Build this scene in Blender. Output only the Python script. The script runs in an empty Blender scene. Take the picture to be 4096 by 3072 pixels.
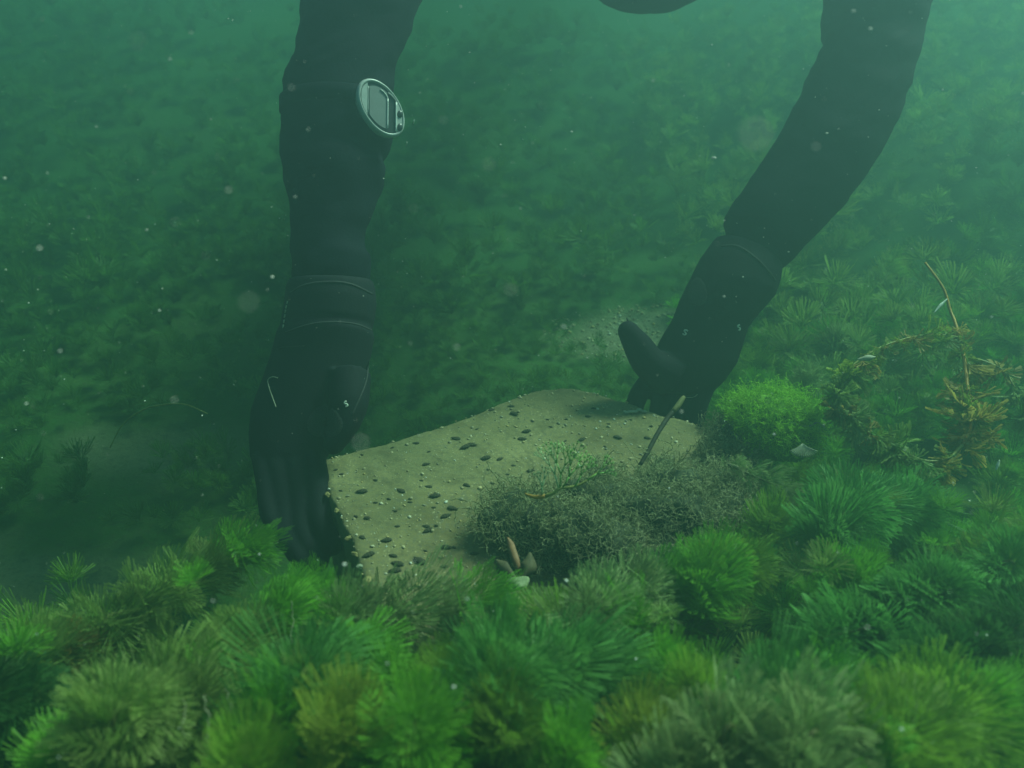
import bpy, bmesh, math, random
import numpy as np
from mathutils import Vector, Matrix, noise
from mathutils.bvhtree import BVHTree

random.seed(7)
rng = np.random.default_rng(11)
scene = bpy.context.scene
COL = scene.collection

# ------------------------------------------------------------------ camera
CAM_Z, PITCH, F = 0.80, math.radians(30), 3408.0      # focal length in pixels of the 4096 px wide photograph
cam_d = bpy.data.cameras.new("camera")
cam = bpy.data.objects.new("camera", cam_d); COL.objects.link(cam)
cam_d.sensor_width = 36.0
cam_d.lens = 36.0 * F / 4096.0
cam_d.clip_start, cam_d.clip_end = 0.01, 200
cam.location = (0, 0, CAM_Z)
cam.rotation_euler = (math.radians(90) - PITCH, 0, 0)
cam_d.dof.use_dof = True                               # a 2 mm lens opening, as a small compact camera has
cam_d.dof.focus_distance = 1.12
cam_d.dof.aperture_fstop = 5.6
scene.camera = cam

# ------------------------------------------------------------------ sky and sun
SUN_DIR = Vector((0.52, 0.44, 0.73)).normalized()
world = bpy.data.worlds.new("World"); scene.world = world
world.use_nodes = True
wn = world.node_tree
sky = wn.nodes.new("ShaderNodeTexSky"); sky.sky_type = 'NISHITA'; sky.sun_disc = False
sky.sun_elevation = math.asin(SUN_DIR.z)
sky.sun_rotation = math.atan2(SUN_DIR.x, SUN_DIR.y)
wn.links.new(sky.outputs[0], wn.nodes["Background"].inputs[0])
wn.nodes["Background"].inputs[1].default_value = 0.075
sun_d = bpy.data.lights.new("sun", 'SUN'); sun_d.energy = 5.0; sun_d.angle = math.radians(14)
sun_d.color = (1.0, 0.96, 0.88)
sun = bpy.data.objects.new("sun", sun_d); COL.objects.link(sun)
sun.rotation_euler = SUN_DIR.to_track_quat('Z', 'Y').to_euler()
sun.location = (3, 2, 5)

scene.view_settings.view_transform = 'Standard'
scene.view_settings.look = 'None'
scene.view_settings.gamma = 1.0
scene.view_settings.exposure = 0.78
cy = scene.cycles
scene.render.engine = 'CYCLES'
cy.use_denoising = True
cy.max_bounces = 3; cy.diffuse_bounces = 2; cy.volume_bounces = 1; cy.transmission_bounces = 2
cy.transparent_max_bounces = 8
cy.sample_clamp_indirect = 4.0
cy.use_adaptive_sampling = False

# ------------------------------------------------------------------ helpers
CAMP = Vector((0, 0, CAM_Z))
FWD = Vector((0, math.cos(PITCH), -math.sin(PITCH)))
UPV = Vector((0, math.sin(PITCH), math.cos(PITCH)))
RGT = Vector((1, 0, 0))

def ray(u, v):
    return FWD + RGT * ((u - 2048) / F) + UPV * ((1536 - v) / F)
def P(u, v, D):
    return CAMP + ray(u, v) * D
def G(u, v, z):
    r = ray(u, v)
    return CAMP + r * ((z - CAM_Z) / r.z)

def bed_z(x, y):
    n = noise.noise(Vector((x * 0.9, y * 0.9, 3.1))) * 0.05 + noise.noise(Vector((x * 3.3, y * 3.3, 7.7))) * 0.018
    near = max(0.0, 0.55 - y) * 0.12 if y > -1 else 0.186
    def ss(a, b, t):
        t = min(1, max(0, (t - a) / (b - a))); return t * t * (3 - 2 * t)
    bank = .20 * ss(.45, 1.3, x) * ss(1.0, 2.2, y) + .06 * ss(.5, 1.4, -x) * ss(1.3, 2.6, y) + .42 * ss(1.9, 4.6, y)     # the weed bank rising beyond the leaning arm
    return n + near + bank 

def props(o, label=None, cat=None, group=None, kind=None):
    if label: o["label"] = label
    if cat: o["category"] = cat
    if group: o["group"] = group
    if kind: o["kind"] = kind
    return o

def link(name, me, mat=None, parent=None):
    o = bpy.data.objects.new(name, me); COL.objects.link(o)
    if mat is not None and me is not None and len(me.materials) == 0:
        me.materials.append(mat)
    if parent is not None:
        o.parent = parent
    return o

def empty(name, loc):
    o = bpy.data.objects.new(name, None); COL.objects.link(o)
    o.location = loc; o.empty_display_size = 0.02
    return o

def adopt(child, parent):
    """parent a mesh built in world coordinates under an Empty that has only a location"""
    child.parent = parent
    child.location = -Vector(parent.location)

def fast_mesh(name, verts, faces, attrs=None, smooth=False):
    verts = np.asarray(verts, dtype=np.float32); faces = np.asarray(faces, dtype=np.int32)
    k = faces.shape[1]
    me = bpy.data.meshes.new(name)
    me.vertices.add(len(verts)); me.vertices.foreach_set("co", verts.ravel())
    me.loops.add(faces.size); me.loops.foreach_set("vertex_index", faces.ravel())
    me.polygons.add(len(faces))
    me.polygons.foreach_set("loop_start", np.arange(0, faces.size, k, dtype=np.int32))
    me.polygons.foreach_set("loop_total", np.full(len(faces), k, dtype=np.int32))
    if smooth:
        me.polygons.foreach_set("use_smooth", np.ones(len(faces), dtype=bool))
    me.update(calc_edges=True)
    for n, a in (attrs or {}).items():
        at = me.attributes.new(n, 'FLOAT', 'POINT')
        at.data.foreach_set("value", np.asarray(a, dtype=np.float32))
    return me

def catmull(pts, n):
    pts = [Vector(p) for p in pts]
    if len(pts) == 2:
        return [pts[0].lerp(pts[1], i / (n - 1)) for i in range(n)]
    q = [pts[0] * 2 - pts[1]] + pts + [pts[-1] * 2 - pts[-2]]
    out = []
    segs = len(pts) - 1
    for i in range(n):
        t = i / (n - 1) * segs
        k = min(int(t), segs - 1); t -= k
        a, b, c, d = q[k:k + 4]
        out.append(0.5 * ((2 * b) + (c - a) * t + (2 * a - 5 * b + 4 * c - d) * t * t + (3 * b - a - 3 * c + d) * t ** 3))
    return out

def interp(vals, n):
    x = np.linspace(0, 1, len(vals))
    return np.interp(np.linspace(0, 1, n), x, vals)

class MB:
    """collects geometry in world coordinates"""
    def __init__(self):
        self.v = []; self.f = []
    def ring_loft(self, rings, cap=True):
        b = len(self.v); n = len(rings[0])
        for r in rings: self.v += [tuple(p) for p in r]
        for i in range(len(rings) - 1):
            for j in range(n):
                j2 = (j + 1) % n
                self.f.append((b + i * n + j, b + i * n + j2, b + (i + 1) * n + j2, b + (i + 1) * n + j))
        if cap:
            self.f.append(tuple(b + j for j in range(n))[::-1])
            self.f.append(tuple(b + (len(rings) - 1) * n + j for j in range(n)))
    def tube(self, pts, radii, sides=8, n=None, cap=True, dome=False):
        if n: 
            radii = interp(radii, n); pts = catmull(pts, n)
        pts = [Vector(p) for p in pts]
        radii = list(radii)
        if dome:                                       # round the far end
            t = (pts[-1] - pts[-2]).normalized(); r = radii[-1]; e = pts[-1]
            for a in (30, 60, 80):
                pts.append(e + t * r * math.sin(math.radians(a))); radii.append(r * math.cos(math.radians(a)))
        ref = Vector((0.31, 0.52, 0.79))
        rings = []
        prev = None
        for i, p in enumerate(pts):
            t = (pts[min(i + 1, len(pts) - 1)] - pts[max(i - 1, 0)]).normalized()
            a = (prev - t * prev.dot(t)) if prev is not None else t.cross(ref)
            if a.length < 1e-6: a = t.cross(Vector((1, 0, 0)))
            a.normalize(); prev = a
            c = t.cross(a)
            rings.append([p + (a * math.cos(k * 2 * math.pi / sides) + c * math.sin(k * 2 * math.pi / sides)) * radii[i] for k in range(sides)])
        self.ring_loft(rings, cap)
        return self
    def ball(self, c, r, seg=12, rings=8):
        rx, ry, rz = (r, r, r) if isinstance(r, (int, float)) else r
        R = []
        for i in range(rings + 1):
            th = math.pi * (0.03 + 0.94 * i / rings)
            R.append([(c[0] + rx * math.sin(th) * math.cos(2 * math.pi * k / seg), c[1] + ry * math.sin(th) * math.sin(2 * math.pi * k / seg), c[2] - rz * math.cos(th)) for k in range(seg)])
        self.ring_loft(R)
        return self
    def mesh(self, name, smooth=True):
        me = bpy.data.meshes.new(name); me.from_pydata(self.v, [], self.f); me.update()
        bm = bmesh.new(); bm.from_mesh(me); bmesh.ops.recalc_face_normals(bm, faces=bm.faces); bm.to_mesh(me); bm.free()
        if smooth: me.polygons.foreach_set("use_smooth", [True] * len(me.polygons))
        return me
    def remesh(self, name, voxel, smooth_it=4):
        me = self.mesh(name + "_raw")
        o = bpy.data.objects.new("tmp", me); COL.objects.link(o)
        m = o.modifiers.new("r", 'REMESH'); m.mode = 'VOXEL'; m.voxel_size = voxel
        s = o.modifiers.new("s", 'SMOOTH'); s.iterations = smooth_it; s.factor = 0.5
        dg = bpy.context.evaluated_depsgraph_get()
        out = bpy.data.meshes.new_from_object(o.evaluated_get(dg))
        bpy.data.objects.remove(o); bpy.data.meshes.remove(me)
        out.name = name
        out.polygons.foreach_set("use_smooth", [True] * len(out.polygons)); out.update()
        return out

# ------------------------------------------------------------------ materials
def newmat(name):
    m = bpy.data.materials.new(name); m.use_nodes = True
    nt = m.node_tree
    return m, nt, nt.nodes["Principled BSDF"]

def ramp(nt, fac, stops):
    r = nt.nodes.new("ShaderNodeValToRGB")
    el = r.color_ramp.elements
    el[0].position, el[0].color = stops[0][0], (*stops[0][1], 1)
    el[1].position, el[1].color = stops[-1][0], (*stops[-1][1], 1)
    for p, c in stops[1:-1]:
        e = el.new(p); e.color = (*c, 1)
    nt.links.new(fac, r.inputs[0]); return r.outputs[0]

def noise_tex(nt, scale, detail=4, rough=0.6, coord="Object"):
    tc = nt.nodes.new("ShaderNodeTexCoord"); n = nt.nodes.new("ShaderNodeTexNoise")
    n.inputs["Scale"].default_value = scale; n.inputs["Detail"].default_value = detail; n.inputs["Roughness"].default_value = rough
    nt.links.new(tc.outputs[coord], n.inputs["Vector"]); return n.outputs["Fac"]

def bump(nt, bsdf, h, strength, dist):
    b = nt.nodes.new("ShaderNodeBump"); b.inputs["Strength"].default_value = strength; b.inputs["Distance"].default_value = dist
    nt.links.new(h, b.inputs["Height"]); nt.links.new(b.outputs[0], bsdf.inputs["Normal"])

def mixc(nt, fac, a, b, mode='MIX'):
    m = nt.nodes.new("ShaderNodeMix"); m.data_type = 'RGBA'; m.blend_type = mode
    def put(sock, x):
        if hasattr(x, "is_linked") or hasattr(x, "links"): nt.links.new(x, sock)
        elif isinstance(x, (int, float)): sock.default_value = x
        else: sock.default_value = (*x, 1)
    put(m.inputs[0], fac); put(m.inputs[6], a); put(m.inputs[7], b)
    return m.outputs[2]

def simple(name, col, rough=0.7, var=0.3, scale=60, bmp=0.0, spec=0.3):
    m, nt, b = newmat(name)
    f = noise_tex(nt, scale)
    lo = tuple(c * (1 - var) for c in col); hi = tuple(min(1, c * (1 + var)) for c in col)
    nt.links.new(ramp(nt, f, [(0.3, lo), (0.7, hi)]), b.inputs["Base Color"])
    b.inputs["Roughness"].default_value = rough; b.inputs["Specular IOR Level"].default_value = spec
    if bmp: bump(nt, b, f, bmp, 0.002)
    return m

def plant_mat(name, base, tip, silt=0.0, transl=0.45, objrand=0.35):
    """leaf tissue: pigment changes from the petiole to the tip; each whorl a little different"""
    m, nt, b = newmat(name)
    at = nt.nodes.new("ShaderNodeAttribute"); at.attribute_name = "tip"
    c = ramp(nt, at.outputs["Fac"], [(0.15, base), (1.0, tip)])
    ti = nt.nodes.new("ShaderNodeAttribute"); ti.attribute_name = "tint"
    oi = nt.nodes.new("ShaderNodeObjectInfo")
    ad = nt.nodes.new("ShaderNodeMath"); ad.operation = 'ADD'
    nt.links.new(ti.outputs["Fac"], ad.inputs[0]); nt.links.new(oi.outputs["Random"], ad.inputs[1])
    fr = nt.nodes.new("ShaderNodeMath"); fr.operation = 'FRACT'; nt.links.new(ad.outputs[0], fr.inputs[0])
    v = ramp(nt, fr.outputs[0], [(0.0, (1 - objrand,) * 3), (1.0, (1 + objrand * 0.3,) * 3)])
    c = mixc(nt, 1.0, c, v, 'MULTIPLY')
    n = noise_tex(nt, 35, 3)
    s = ramp(nt, n, [(0.42, (0, 0, 0)), (0.68, (1, 1, 1))])
    if silt:
        mu = nt.nodes.new("ShaderNodeMath"); mu.operation = 'MULTIPLY'; mu.inputs[1].default_value = silt
        nt.links.new(s, mu.inputs[0])
        c = mixc(nt, mu.outputs[0], c, (0.30, 0.29, 0.13))
    nt.links.new(c, b.inputs["Base Color"])
    b.inputs["Roughness"].default_value = 0.55; b.inputs["Specular IOR Level"].default_value = 0.25
    tr = nt.nodes.new("ShaderNodeBsdfTranslucent"); nt.links.new(c, tr.inputs[0])
    mx = nt.nodes.new("ShaderNodeMixShader"); mx.inputs[0].default_value = transl
    nt.links.new(b.outputs[0], mx.inputs[1]); nt.links.new(tr.outputs[0], mx.inputs[2])
    nt.links.new(mx.outputs[0], nt.nodes["Material Output"].inputs["Surface"])
    return m

W = {
    "bright": plant_mat("leaf_bright_green", (0.10, 0.33, 0.012), (0.18, 0.48, 0.03), 0.12),
    "blue":   plant_mat("leaf_blue_green", (0.055, 0.25, 0.030), (0.14, 0.40, 0.08), 0.15),
    "olive":  plant_mat("leaf_olive", (0.14, 0.34, 0.016), (0.25, 0.44, 0.04), 0.2),
    "silt":   plant_mat("leaf_silted", (0.12, 0.29, 0.022), (0.27, 0.38, 0.09), 0.35),
    "pale":   plant_mat("leaf_pale_grey_green", (0.13, 0.27, 0.05), (0.31, 0.43, 0.16), 0.35),
    "yellow": plant_mat("leaf_yellow_green", (0.15, 0.29, 0.018), (0.34, 0.43, 0.05), 0.2),
    "dark":   plant_mat("leaf_dark_green", (0.022, 0.095, 0.015), (0.05, 0.18, 0.035), 0.15),
    "brown":  plant_mat("leaf_dead_brown", (0.36, 0.24, 0.035), (0.50, 0.38, 0.09), 0.2),
}
W["back"] = plant_mat("leaf_dull_silted_green", (0.075, 0.19, 0.022), (0.12, 0.26, 0.035), 0.15, objrand=.25)
M_SPRIG = simple("sprig_leaf_green", (0.20, 0.42, 0.08), 0.5, 0.25, 90)
M_SPRIGP = simple("sprig_leaf_pale", (0.40, 0.55, 0.26), 0.5, 0.25, 90)
M_YSTEM = simple("stem_yellow_green", (0.26, 0.26, 0.06), 0.5, 0.25, 90)
M_STEM = simple("stem_green_brown", (0.10, 0.11, 0.03), 0.6, 0.3, 80)
M_ORANGE = simple("stem_orange_brown", (0.55, 0.27, 0.04), 0.5, 0.3, 60)
M_WOOD = simple("dark_wet_twig", (0.035, 0.03, 0.018), 0.7, 0.5, 120, 0.5)
M_WOODTIP = simple("twig_tip_olive", (0.15, 0.14, 0.05), 0.7, 0.3, 120, 0.3)
M_SNAIL = simple("snail_shell_dark", (0.060, 0.055, 0.036), 0.95, 0.45, 300, 0.3, 0.05)
M_WHITE = simple("pale_fleck", (0.62, 0.63, 0.55), 0.6, 0.2, 200)
M_PALE = simple("pale_thread", (0.36, 0.36, 0.26), 0.7, 0.25, 120)
M_REDLEAF = simple("dead_leaf_red_brown", (0.26, 0.13, 0.06), 0.6, 0.35, 90)
M_DEADLEAF = simple("dead_leaf_grey_brown", (0.09, 0.075, 0.035), 0.7, 0.35, 90)
M_YSTONE = simple("ochre_stone", (0.27, 0.21, 0.08), 0.8, 0.35, 70, 0.5)
M_NEO = simple("black_neoprene", (0.004, 0.007, 0.014), 0.85, 0.5, 300, 0.35, 0.1)
M_GLOVE = simple("black_glove", (0.004, 0.006, 0.011), 0.8, 0.4, 500, 0.3, 0.2)
M_PAD = simple("glove_grip_pad", (0.035, 0.035, 0.038), 0.9, 0.7, 900, 0.9, 0.2)
M_SEAM = simple("glove_seam", (0.030, 0.032, 0.035), 0.7, 0.4, 400, 0.3)
M_CASE = simple("grey_plastic_case", (0.42, 0.45, 0.43), 0.35, 0.08, 100, 0, 0.5)
M_FACE = simple("dark_display_bezel", (0.03, 0.035, 0.04), 0.3, 0.1, 100, 0, 0.5)
M_SCREEN = simple("grey_display", (0.20, 0.22, 0.22), 0.4, 0.08, 60, 0, 0.5)
M_RAIL = simple("bezel_ridge_highlight", (0.70, 0.72, 0.68), 0.3, 0.08, 100, 0, 0.5)  # raised bezel lines, with their white highlight put into the colour

def slab_material():
    m, nt, b = newmat("weathered_concrete")
    big = noise_tex(nt, 7, 5)
    c = ramp(nt, big, [(0.3, (0.175, 0.140, 0.060)), (0.5, (0.245, 0.20, 0.088)), (0.72, (0.325, 0.27, 0.125))])
    fine = noise_tex(nt, 260, 2, 0.7)
    c = mixc(nt, ramp(nt, fine, [(0.50, (0, 0, 0)), (0.62, (0.75, 0.75, 0.75))]), c, (0.17, 0.15, 0.10))
    tc = nt.nodes.new("ShaderNodeTexCoord"); vo = nt.nodes.new("ShaderNodeTexVoronoi"); vo.inputs["Scale"].default_value = 210
    nt.links.new(tc.outputs["Object"], vo.inputs["Vector"])
    sp = ramp(nt, vo.outputs["Distance"], [(0.16, (1, 1, 1)), (0.26, (0, 0, 0))])
    sel = ramp(nt, vo.outputs["Color"], [(0.60, (0, 0, 0)), (0.66, (1, 1, 1))])
    k = mixc(nt, 1.0, sp, sel, 'MULTIPLY')
    c = mixc(nt, k, c, (0.50, 0.42, 0.24))
    al = noise_tex(nt, 4.2, 3)
    c = mixc(nt, ramp(nt, al, [(0.44, (0, 0, 0)), (0.62, (0.7, 0.7, 0.7))]), c, (0.13, 0.125, 0.06))
    c = mixc(nt, ramp(nt, noise_tex(nt, 38, 5, 0.75), [(0.48, (0, 0, 0)), (0.66, (0.65, 0.65, 0.65))]), c, (0.12, 0.10, 0.05))
    nt.links.new(c, b.inputs["Base Color"]); b.inputs["Roughness"].default_value = 0.9
    b.inputs["Specular IOR Level"].default_value = 0.15
    bump(nt, b, noise_tex(nt, 150, 5, 0.7), 0.5, 0.002)
    return m
M_SLAB = slab_material()

def bed_material():
    m, nt, b = newmat("lake_bed_silt")
    c = ramp(nt, noise_tex(nt, 2.2, 6), [(0.35, (0.035, 0.095, 0.018)), (0.5, (0.05, 0.12, 0.024)), (0.68, (0.085, 0.14, 0.035))])
    sa = nt.nodes.new("ShaderNodeAttribute"); sa.attribute_name = "sand"
    c = mixc(nt, sa.outputs["Fac"], c, ramp(nt, noise_tex(nt, 9, 5), [(0.3, (0.20, 0.17, 0.11)), (0.7, (0.36, 0.31, 0.21))]))
    c = mixc(nt, ramp(nt, noise_tex(nt, 120, 3), [(0.5, (0, 0, 0)), (0.7, (0.6, 0.6, 0.6))]), c, (0.07, 0.065, 0.04))
    nt.links.new(c, b.inputs["Base Color"]); b.inputs["Roughness"].default_value = 0.95
    b.inputs["Specular IOR Level"].default_value = 0.1
    bump(nt, b, noise_tex(nt, 60, 6, 0.7), 0.7, 0.01)
    return m
M_BED = bed_material()

def pebble_mat():
    m, nt, b = newmat("mixed_gravel")
    g = nt.nodes.new("ShaderNodeNewGeometry")
    c = ramp(nt, g.outputs["Random Per Island"], [(0.0, (0.50, 0.42, 0.24)), (0.25, (0.34, 0.27, 0.14)), (0.5, (0.22, 0.20, 0.14)), (0.75, (0.50, 0.36, 0.13)), (1.0, (0.62, 0.60, 0.50))])
    nt.links.new(c, b.inputs["Base Color"]); b.inputs["Roughness"].default_value = 0.7
    return m
M_GRAVEL = pebble_mat()

# ------------------------------------------------------------------ lake bed
N = 241
t = np.linspace(-1, 1, N)
wx = np.sign(t) * (np.abs(t) * 2.2 + np.abs(t) ** 5 * 17.5)
bx, by = np.meshgrid(wx, wx + 0.9)
bz = np.array([bed_z(x, y) for x, y in zip(bx.ravel(), by.ravel())])
bv = np.stack([bx.ravel(), by.ravel(), bz], 1)
ii = np.arange(N * N).reshape(N, N)
bf = np.stack([ii[:-1, :-1], ii[:-1, 1:], ii[1:, 1:], ii[1:, :-1]], -1).reshape(-1, 4)
PATCH = [(.26, 1.60, .19, .11, .8), (-.66, .86, .22, .13, .55), (-.60, 1.22, .22, .10, .45)]     # bare sand and silt
def sand_amount(x, y):
    w = noise.noise(Vector((x * 7, y * 7, 4))) * .45 + noise.noise(Vector((x * 22, y * 22, 4))) * .2
    return max(k * min(1, max(0, 1.6 * (1.15 + w - math.hypot((x - cx) / rx, (y - cy_) / ry)))) for cx, cy_, rx, ry, k in PATCH)
sand = [sand_amount(x, y) for x, y in zip(bx.ravel(), by.ravel())]
props(link("lake_bed", fast_mesh("lake_bed", bv, bf, {"sand": sand}, smooth=True), M_BED), kind="structure")

# ------------------------------------------------------------------ the concrete slab
SLAB_Z = 0.17
OUT = [(1264,1848),(1560,1766),(1810,1688),(2010,1606),(2149,1563),(2285,1549),(2420,1580),(2556,1626),(2658,1664),(2782,1690),
       (2900,1740),(2985,1850),(3020,2020),(2920,2230),(2620,2370),(2330,2400),(2100,2440),(1900,2530),(1700,2580),(1600,2550),(1530,2470),(1461,2322),(1362,2085)]
outline = [G(u, v, SLAB_Z) for u, v in OUT]
dense = []
for i, p in enumerate(outline):
    q = outline[(i + 1) % len(outline)]
    n = max(2, int((q - p).length / 0.005))
    for k in range(n):
        dense.append(p.lerp(q, k / n))
cen = sum(dense, Vector()) / len(dense)
jit = []
for p in dense:
    d = (p - cen).normalized()
    a = noise.noise(p * 28) * 0.0028 + noise.noise(p * 90) * 0.0026 + noise.noise(p * 9 + Vector((5, 1, 0))) * 0.003
    jit.append(Vector((p.x, p.y, 0)) + Vector((d.x, d.y, 0)) * a)
def slab_h(x, y):
    return SLAB_Z + noise.noise(Vector((x * 12, y * 12, 1))) * 0.0018 + noise.noise(Vector((x * 55, y * 55, 2))) * 0.0012 + noise.noise(Vector((x * 160, y * 160, 2))) * 0.001
sm = MB()
c2 = Vector((cen.x, cen.y, 0))
rings = []
for dz, ins in ((-0.165, 0.004), (-0.12, 0.002), (-0.07, 0.001), (-0.045, 0.0), (-0.02, 0.0), (-0.008, 0.0), (-0.002, 0.0015), (0.0, 0.004)):
    R = []
    for p in jit:
        d = (c2 - p).normalized()
        w = noise.noise(Vector((p.x * 40, p.y * 40, dz * 60))) * (0.0022 if dz < -0.01 else 0.0012)
        q = p + d * (ins + w)
        R.append((q.x, q.y, (SLAB_Z + dz) if dz < -0.001 else slab_h(q.x, q.y)))
    rings.append(R)
for k in range(1, 46):
    s = (1 - k / 46.0)
    R = []
    for p in jit:
        q = c2 + (p - c2) * s * (1 - 0.006 / max(0.05, (p - c2).length))
        R.append((q.x, q.y, slab_h(q.x, q.y)))
    rings.append(R)
sm.ring_loft(rings)
slab = link("concrete_slab", sm.mesh("concrete_slab"), M_SLAB)
props(slab, "pale gravelly concrete slab gripped by two black gloves", "slab")
POLY = [(p.x, p.y) for p in jit]
def in_slab(x, y, grow=0.0):
    if grow:
        d = Vector((x - c2.x, y - c2.y)); L = d.length
        if L < grow: return True
        x, y = c2.x + d.x * (1 - grow / L), c2.y + d.y * (1 - grow / L)
    ins = False; n = len(POLY); j = n - 1
    for i in range(0, n, 1):
        xi, yi = POLY[i]; xj, yj = POLY[j]
        if (yi > y) != (yj > y) and x < (xj - xi) * (y - yi) / (yj - yi) + xi: ins = not ins
        j = i
    return ins

ICO_V = None
def ico():
    bm = bmesh.new(); bmesh.ops.create_icosphere(bm, subdivisions=1, radius=1.0)
    v = np.array([x.co[:] for x in bm.verts]); f = np.array([[w.index for w in x.verts] for x in bm.faces]); bm.free()
    return v, f
IV, IF = ico()
def scatter_pebbles(name, pts, sizes):
    V, Fc = [], []
    for i, (p, s) in enumerate(zip(pts, sizes)):
        sc = np.array([s * rng.uniform(0.7, 1.4), s * rng.uniform(0.7, 1.2), s * rng.uniform(0.4, 0.8)])
        a = rng.uniform(0, 6.28); ca, sa = math.cos(a), math.sin(a)
        vv = IV * sc * rng.uniform(0.8, 1.2, (len(IV), 1))
        vv = np.stack([vv[:, 0] * ca - vv[:, 1] * sa, vv[:, 0] * sa + vv[:, 1] * ca, vv[:, 2]], 1) + np.array(p)
        V.append(vv); Fc.append(IF + i * len(IV))
    return fast_mesh(name, np.concatenate(V), np.concatenate(Fc))
pts, szs = [], []
minx, maxx = min(p[0] for p in POLY), max(p[0] for p in POLY); miny, maxy = min(p[1] for p in POLY), max(p[1] for p in POLY)
while len(pts) < 1500:
    x, y = rng.uniform(minx, maxx), rng.uniform(miny, maxy)
    if in_slab(x, y, -0.0) and in_slab(x, y, 0.0):
        s = 0.0007 + 0.0022 * rng.random() ** 4
        pts.append((x, y, slab_h(x, y) + s * 0.1)); szs.append(s)
for p in jit:                                            # stones standing out of the worn rim
    if rng.random() < 0.75:
        s = rng.uniform(0.0010, 0.0026); d = (c2 - p).normalized() * rng.uniform(0.001, 0.008)
        pts.append((p.x + d.x, p.y + d.y, SLAB_Z - rng.uniform(-0.001, 0.008))); szs.append(s)
ag = link("aggregate", scatter_pebbles("aggregate", pts, szs), M_GRAVEL, slab); ag["kind"] = "stuff"

# larger ochre and pale stones set in the worn edge of the slab
def stone_mesh(name, r, seed):
    bm = bmesh.new(); bmesh.ops.create_icosphere(bm, subdivisions=3, radius=1.0)
    for v in bm.verts:
        k = 1 + noise.noise(v.co * 1.3 + Vector((seed, 0, 0))) * 0.45
        v.co = Vector((v.co.x * r[0], v.co.y * r[1], v.co.z * r[2])) * k
    me = bpy.data.meshes.new(name); bm.to_mesh(me); bm.free(); me.polygons.foreach_set("use_smooth", [True] * len(me.polygons))
    return me
EDGE_STONES = [(1445, 2265, .0042, M_PALE), (1465, 2325, .0065, M_YSTONE), (1420, 2215, .004, M_YSTONE), (1390, 2150, .0033, M_YSTONE), (1310, 1975, .004, M_YSTONE), (1560, 2400, .004, M_YSTONE), (1345, 2040, .0033, M_YSTONE), (1700, 2520, .005, M_YSTONE)]
for i, (u, v, r, mt) in enumerate(EDGE_STONES):
    p = G(u, v, SLAB_Z)
    o = link("stone", stone_mesh("stone", (r * 1.3, r * 0.8, r * 0.6), i * 3.7), mt, slab); o.location = (p.x, p.y, SLAB_Z - 0.001); o.rotation_euler.z = i * 1.3

# ------------------------------------------------------------------ waterweed
def whorl_data(seed, fans=10, first=4, lv=2, R=0.036, cup=0.35, wid=0.00095, bend=0.25):
    """a ring of fan-shaped, finely forked leaves round a stem along +Z"""
    r = random.Random(seed)
    A, B, S, WA, WB, TA, TB = [], [], [], [], [], [], []
    for f in range(fans):
        if r.random() < .07: continue
        az = 2 * math.pi * (f + r.uniform(-.3, .3)) / fans
        el = cup + r.uniform(-.5, .5)
        u = Vector((math.cos(az), math.sin(az), 0)); z = Vector((0, 0, 1)); tn = Vector((-math.sin(az), math.cos(az), 0))
        d0 = u * math.cos(el) + z * math.sin(el)
        up = d0.cross(tn) * -1
        roll = r.uniform(-.6, .6)
        tp = tn * math.cos(roll) + up * math.sin(roll)
        L = R * r.uniform(.72, 1.10)
        bd = bend + r.uniform(-.55, .35); sw = r.uniform(-.35, .35)
        def place(x, y):                                   # x along the leaf, y across it
            q = d0 * x + tp * (y + sw * x * x / R)
            return q + z * (bd * (x * x + y * y) / R)
        def grow(x, y, ang, ln, lev):
            x2, y2 = x + math.cos(ang) * ln, y + math.sin(ang) * ln
            a, b = place(x, y), place(x2, y2)
            ax = (b - a).normalized()
            s = (tp - ax * tp.dot(ax)).normalized()
            th = r.uniform(-.7, .7)
            s = s * math.cos(th) + ax.cross(s) * math.sin(th)
            A.append(a); B.append(b); S.append(s)
            k = 1.0 if lev else 1.35
            WA.append(wid * k); WB.append(wid * (1.3 if lev == lv else 0.9))
            TA.append(min(1, math.hypot(x, y) / L)); TB.append(min(1, math.hypot(x2, y2) / L))
            return x2, y2
        x, y = grow(0, 0, 0, L * .2, 0)
        for i in range(first):
            a1 = (i - (first - 1) / 2) * ((1.35 if first < 5 else 1.75) / max(1, first - 1)) + r.uniform(-.09, .09)
            x1, y1 = grow(x, y, a1, L * .27, 1)
            def split(xx, yy, ang, lev):
                ln = L * (.52 / max(1, lv - 1)) * r.uniform(.80, 1.14)
                for sgn in (-1, 1):
                    an = ang + sgn * (.17 if lev == 2 else .11) + r.uniform(-.10, .10)
                    x3, y3 = grow(xx, yy, an, ln, lev)
                    if lev < lv: split(x3, y3, an, lev + 1)
            if lv >= 2: split(x1, y1, a1, 2)
    A, B, S = (np.array([v[:] for v in q]) for q in (A, B, S))
    WA, WB, TA, TB = map(np.array, (WA, WB, TA, TB))
    n = len(A)
    V = np.empty((n, 4, 3)); T = np.empty((n, 4))
    V[:, 0] = A - S * WA[:, None] / 2; V[:, 1] = A + S * WA[:, None] / 2; V[:, 2] = B + S * WB[:, None] / 2; V[:, 3] = B - S * WB[:, None] / 2
    T[:, 0] = T[:, 1] = TA; T[:, 2] = T[:, 3] = TB
    return V.reshape(-1, 3), np.arange(n * 4).reshape(-1, 4), T.ravel()

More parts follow.
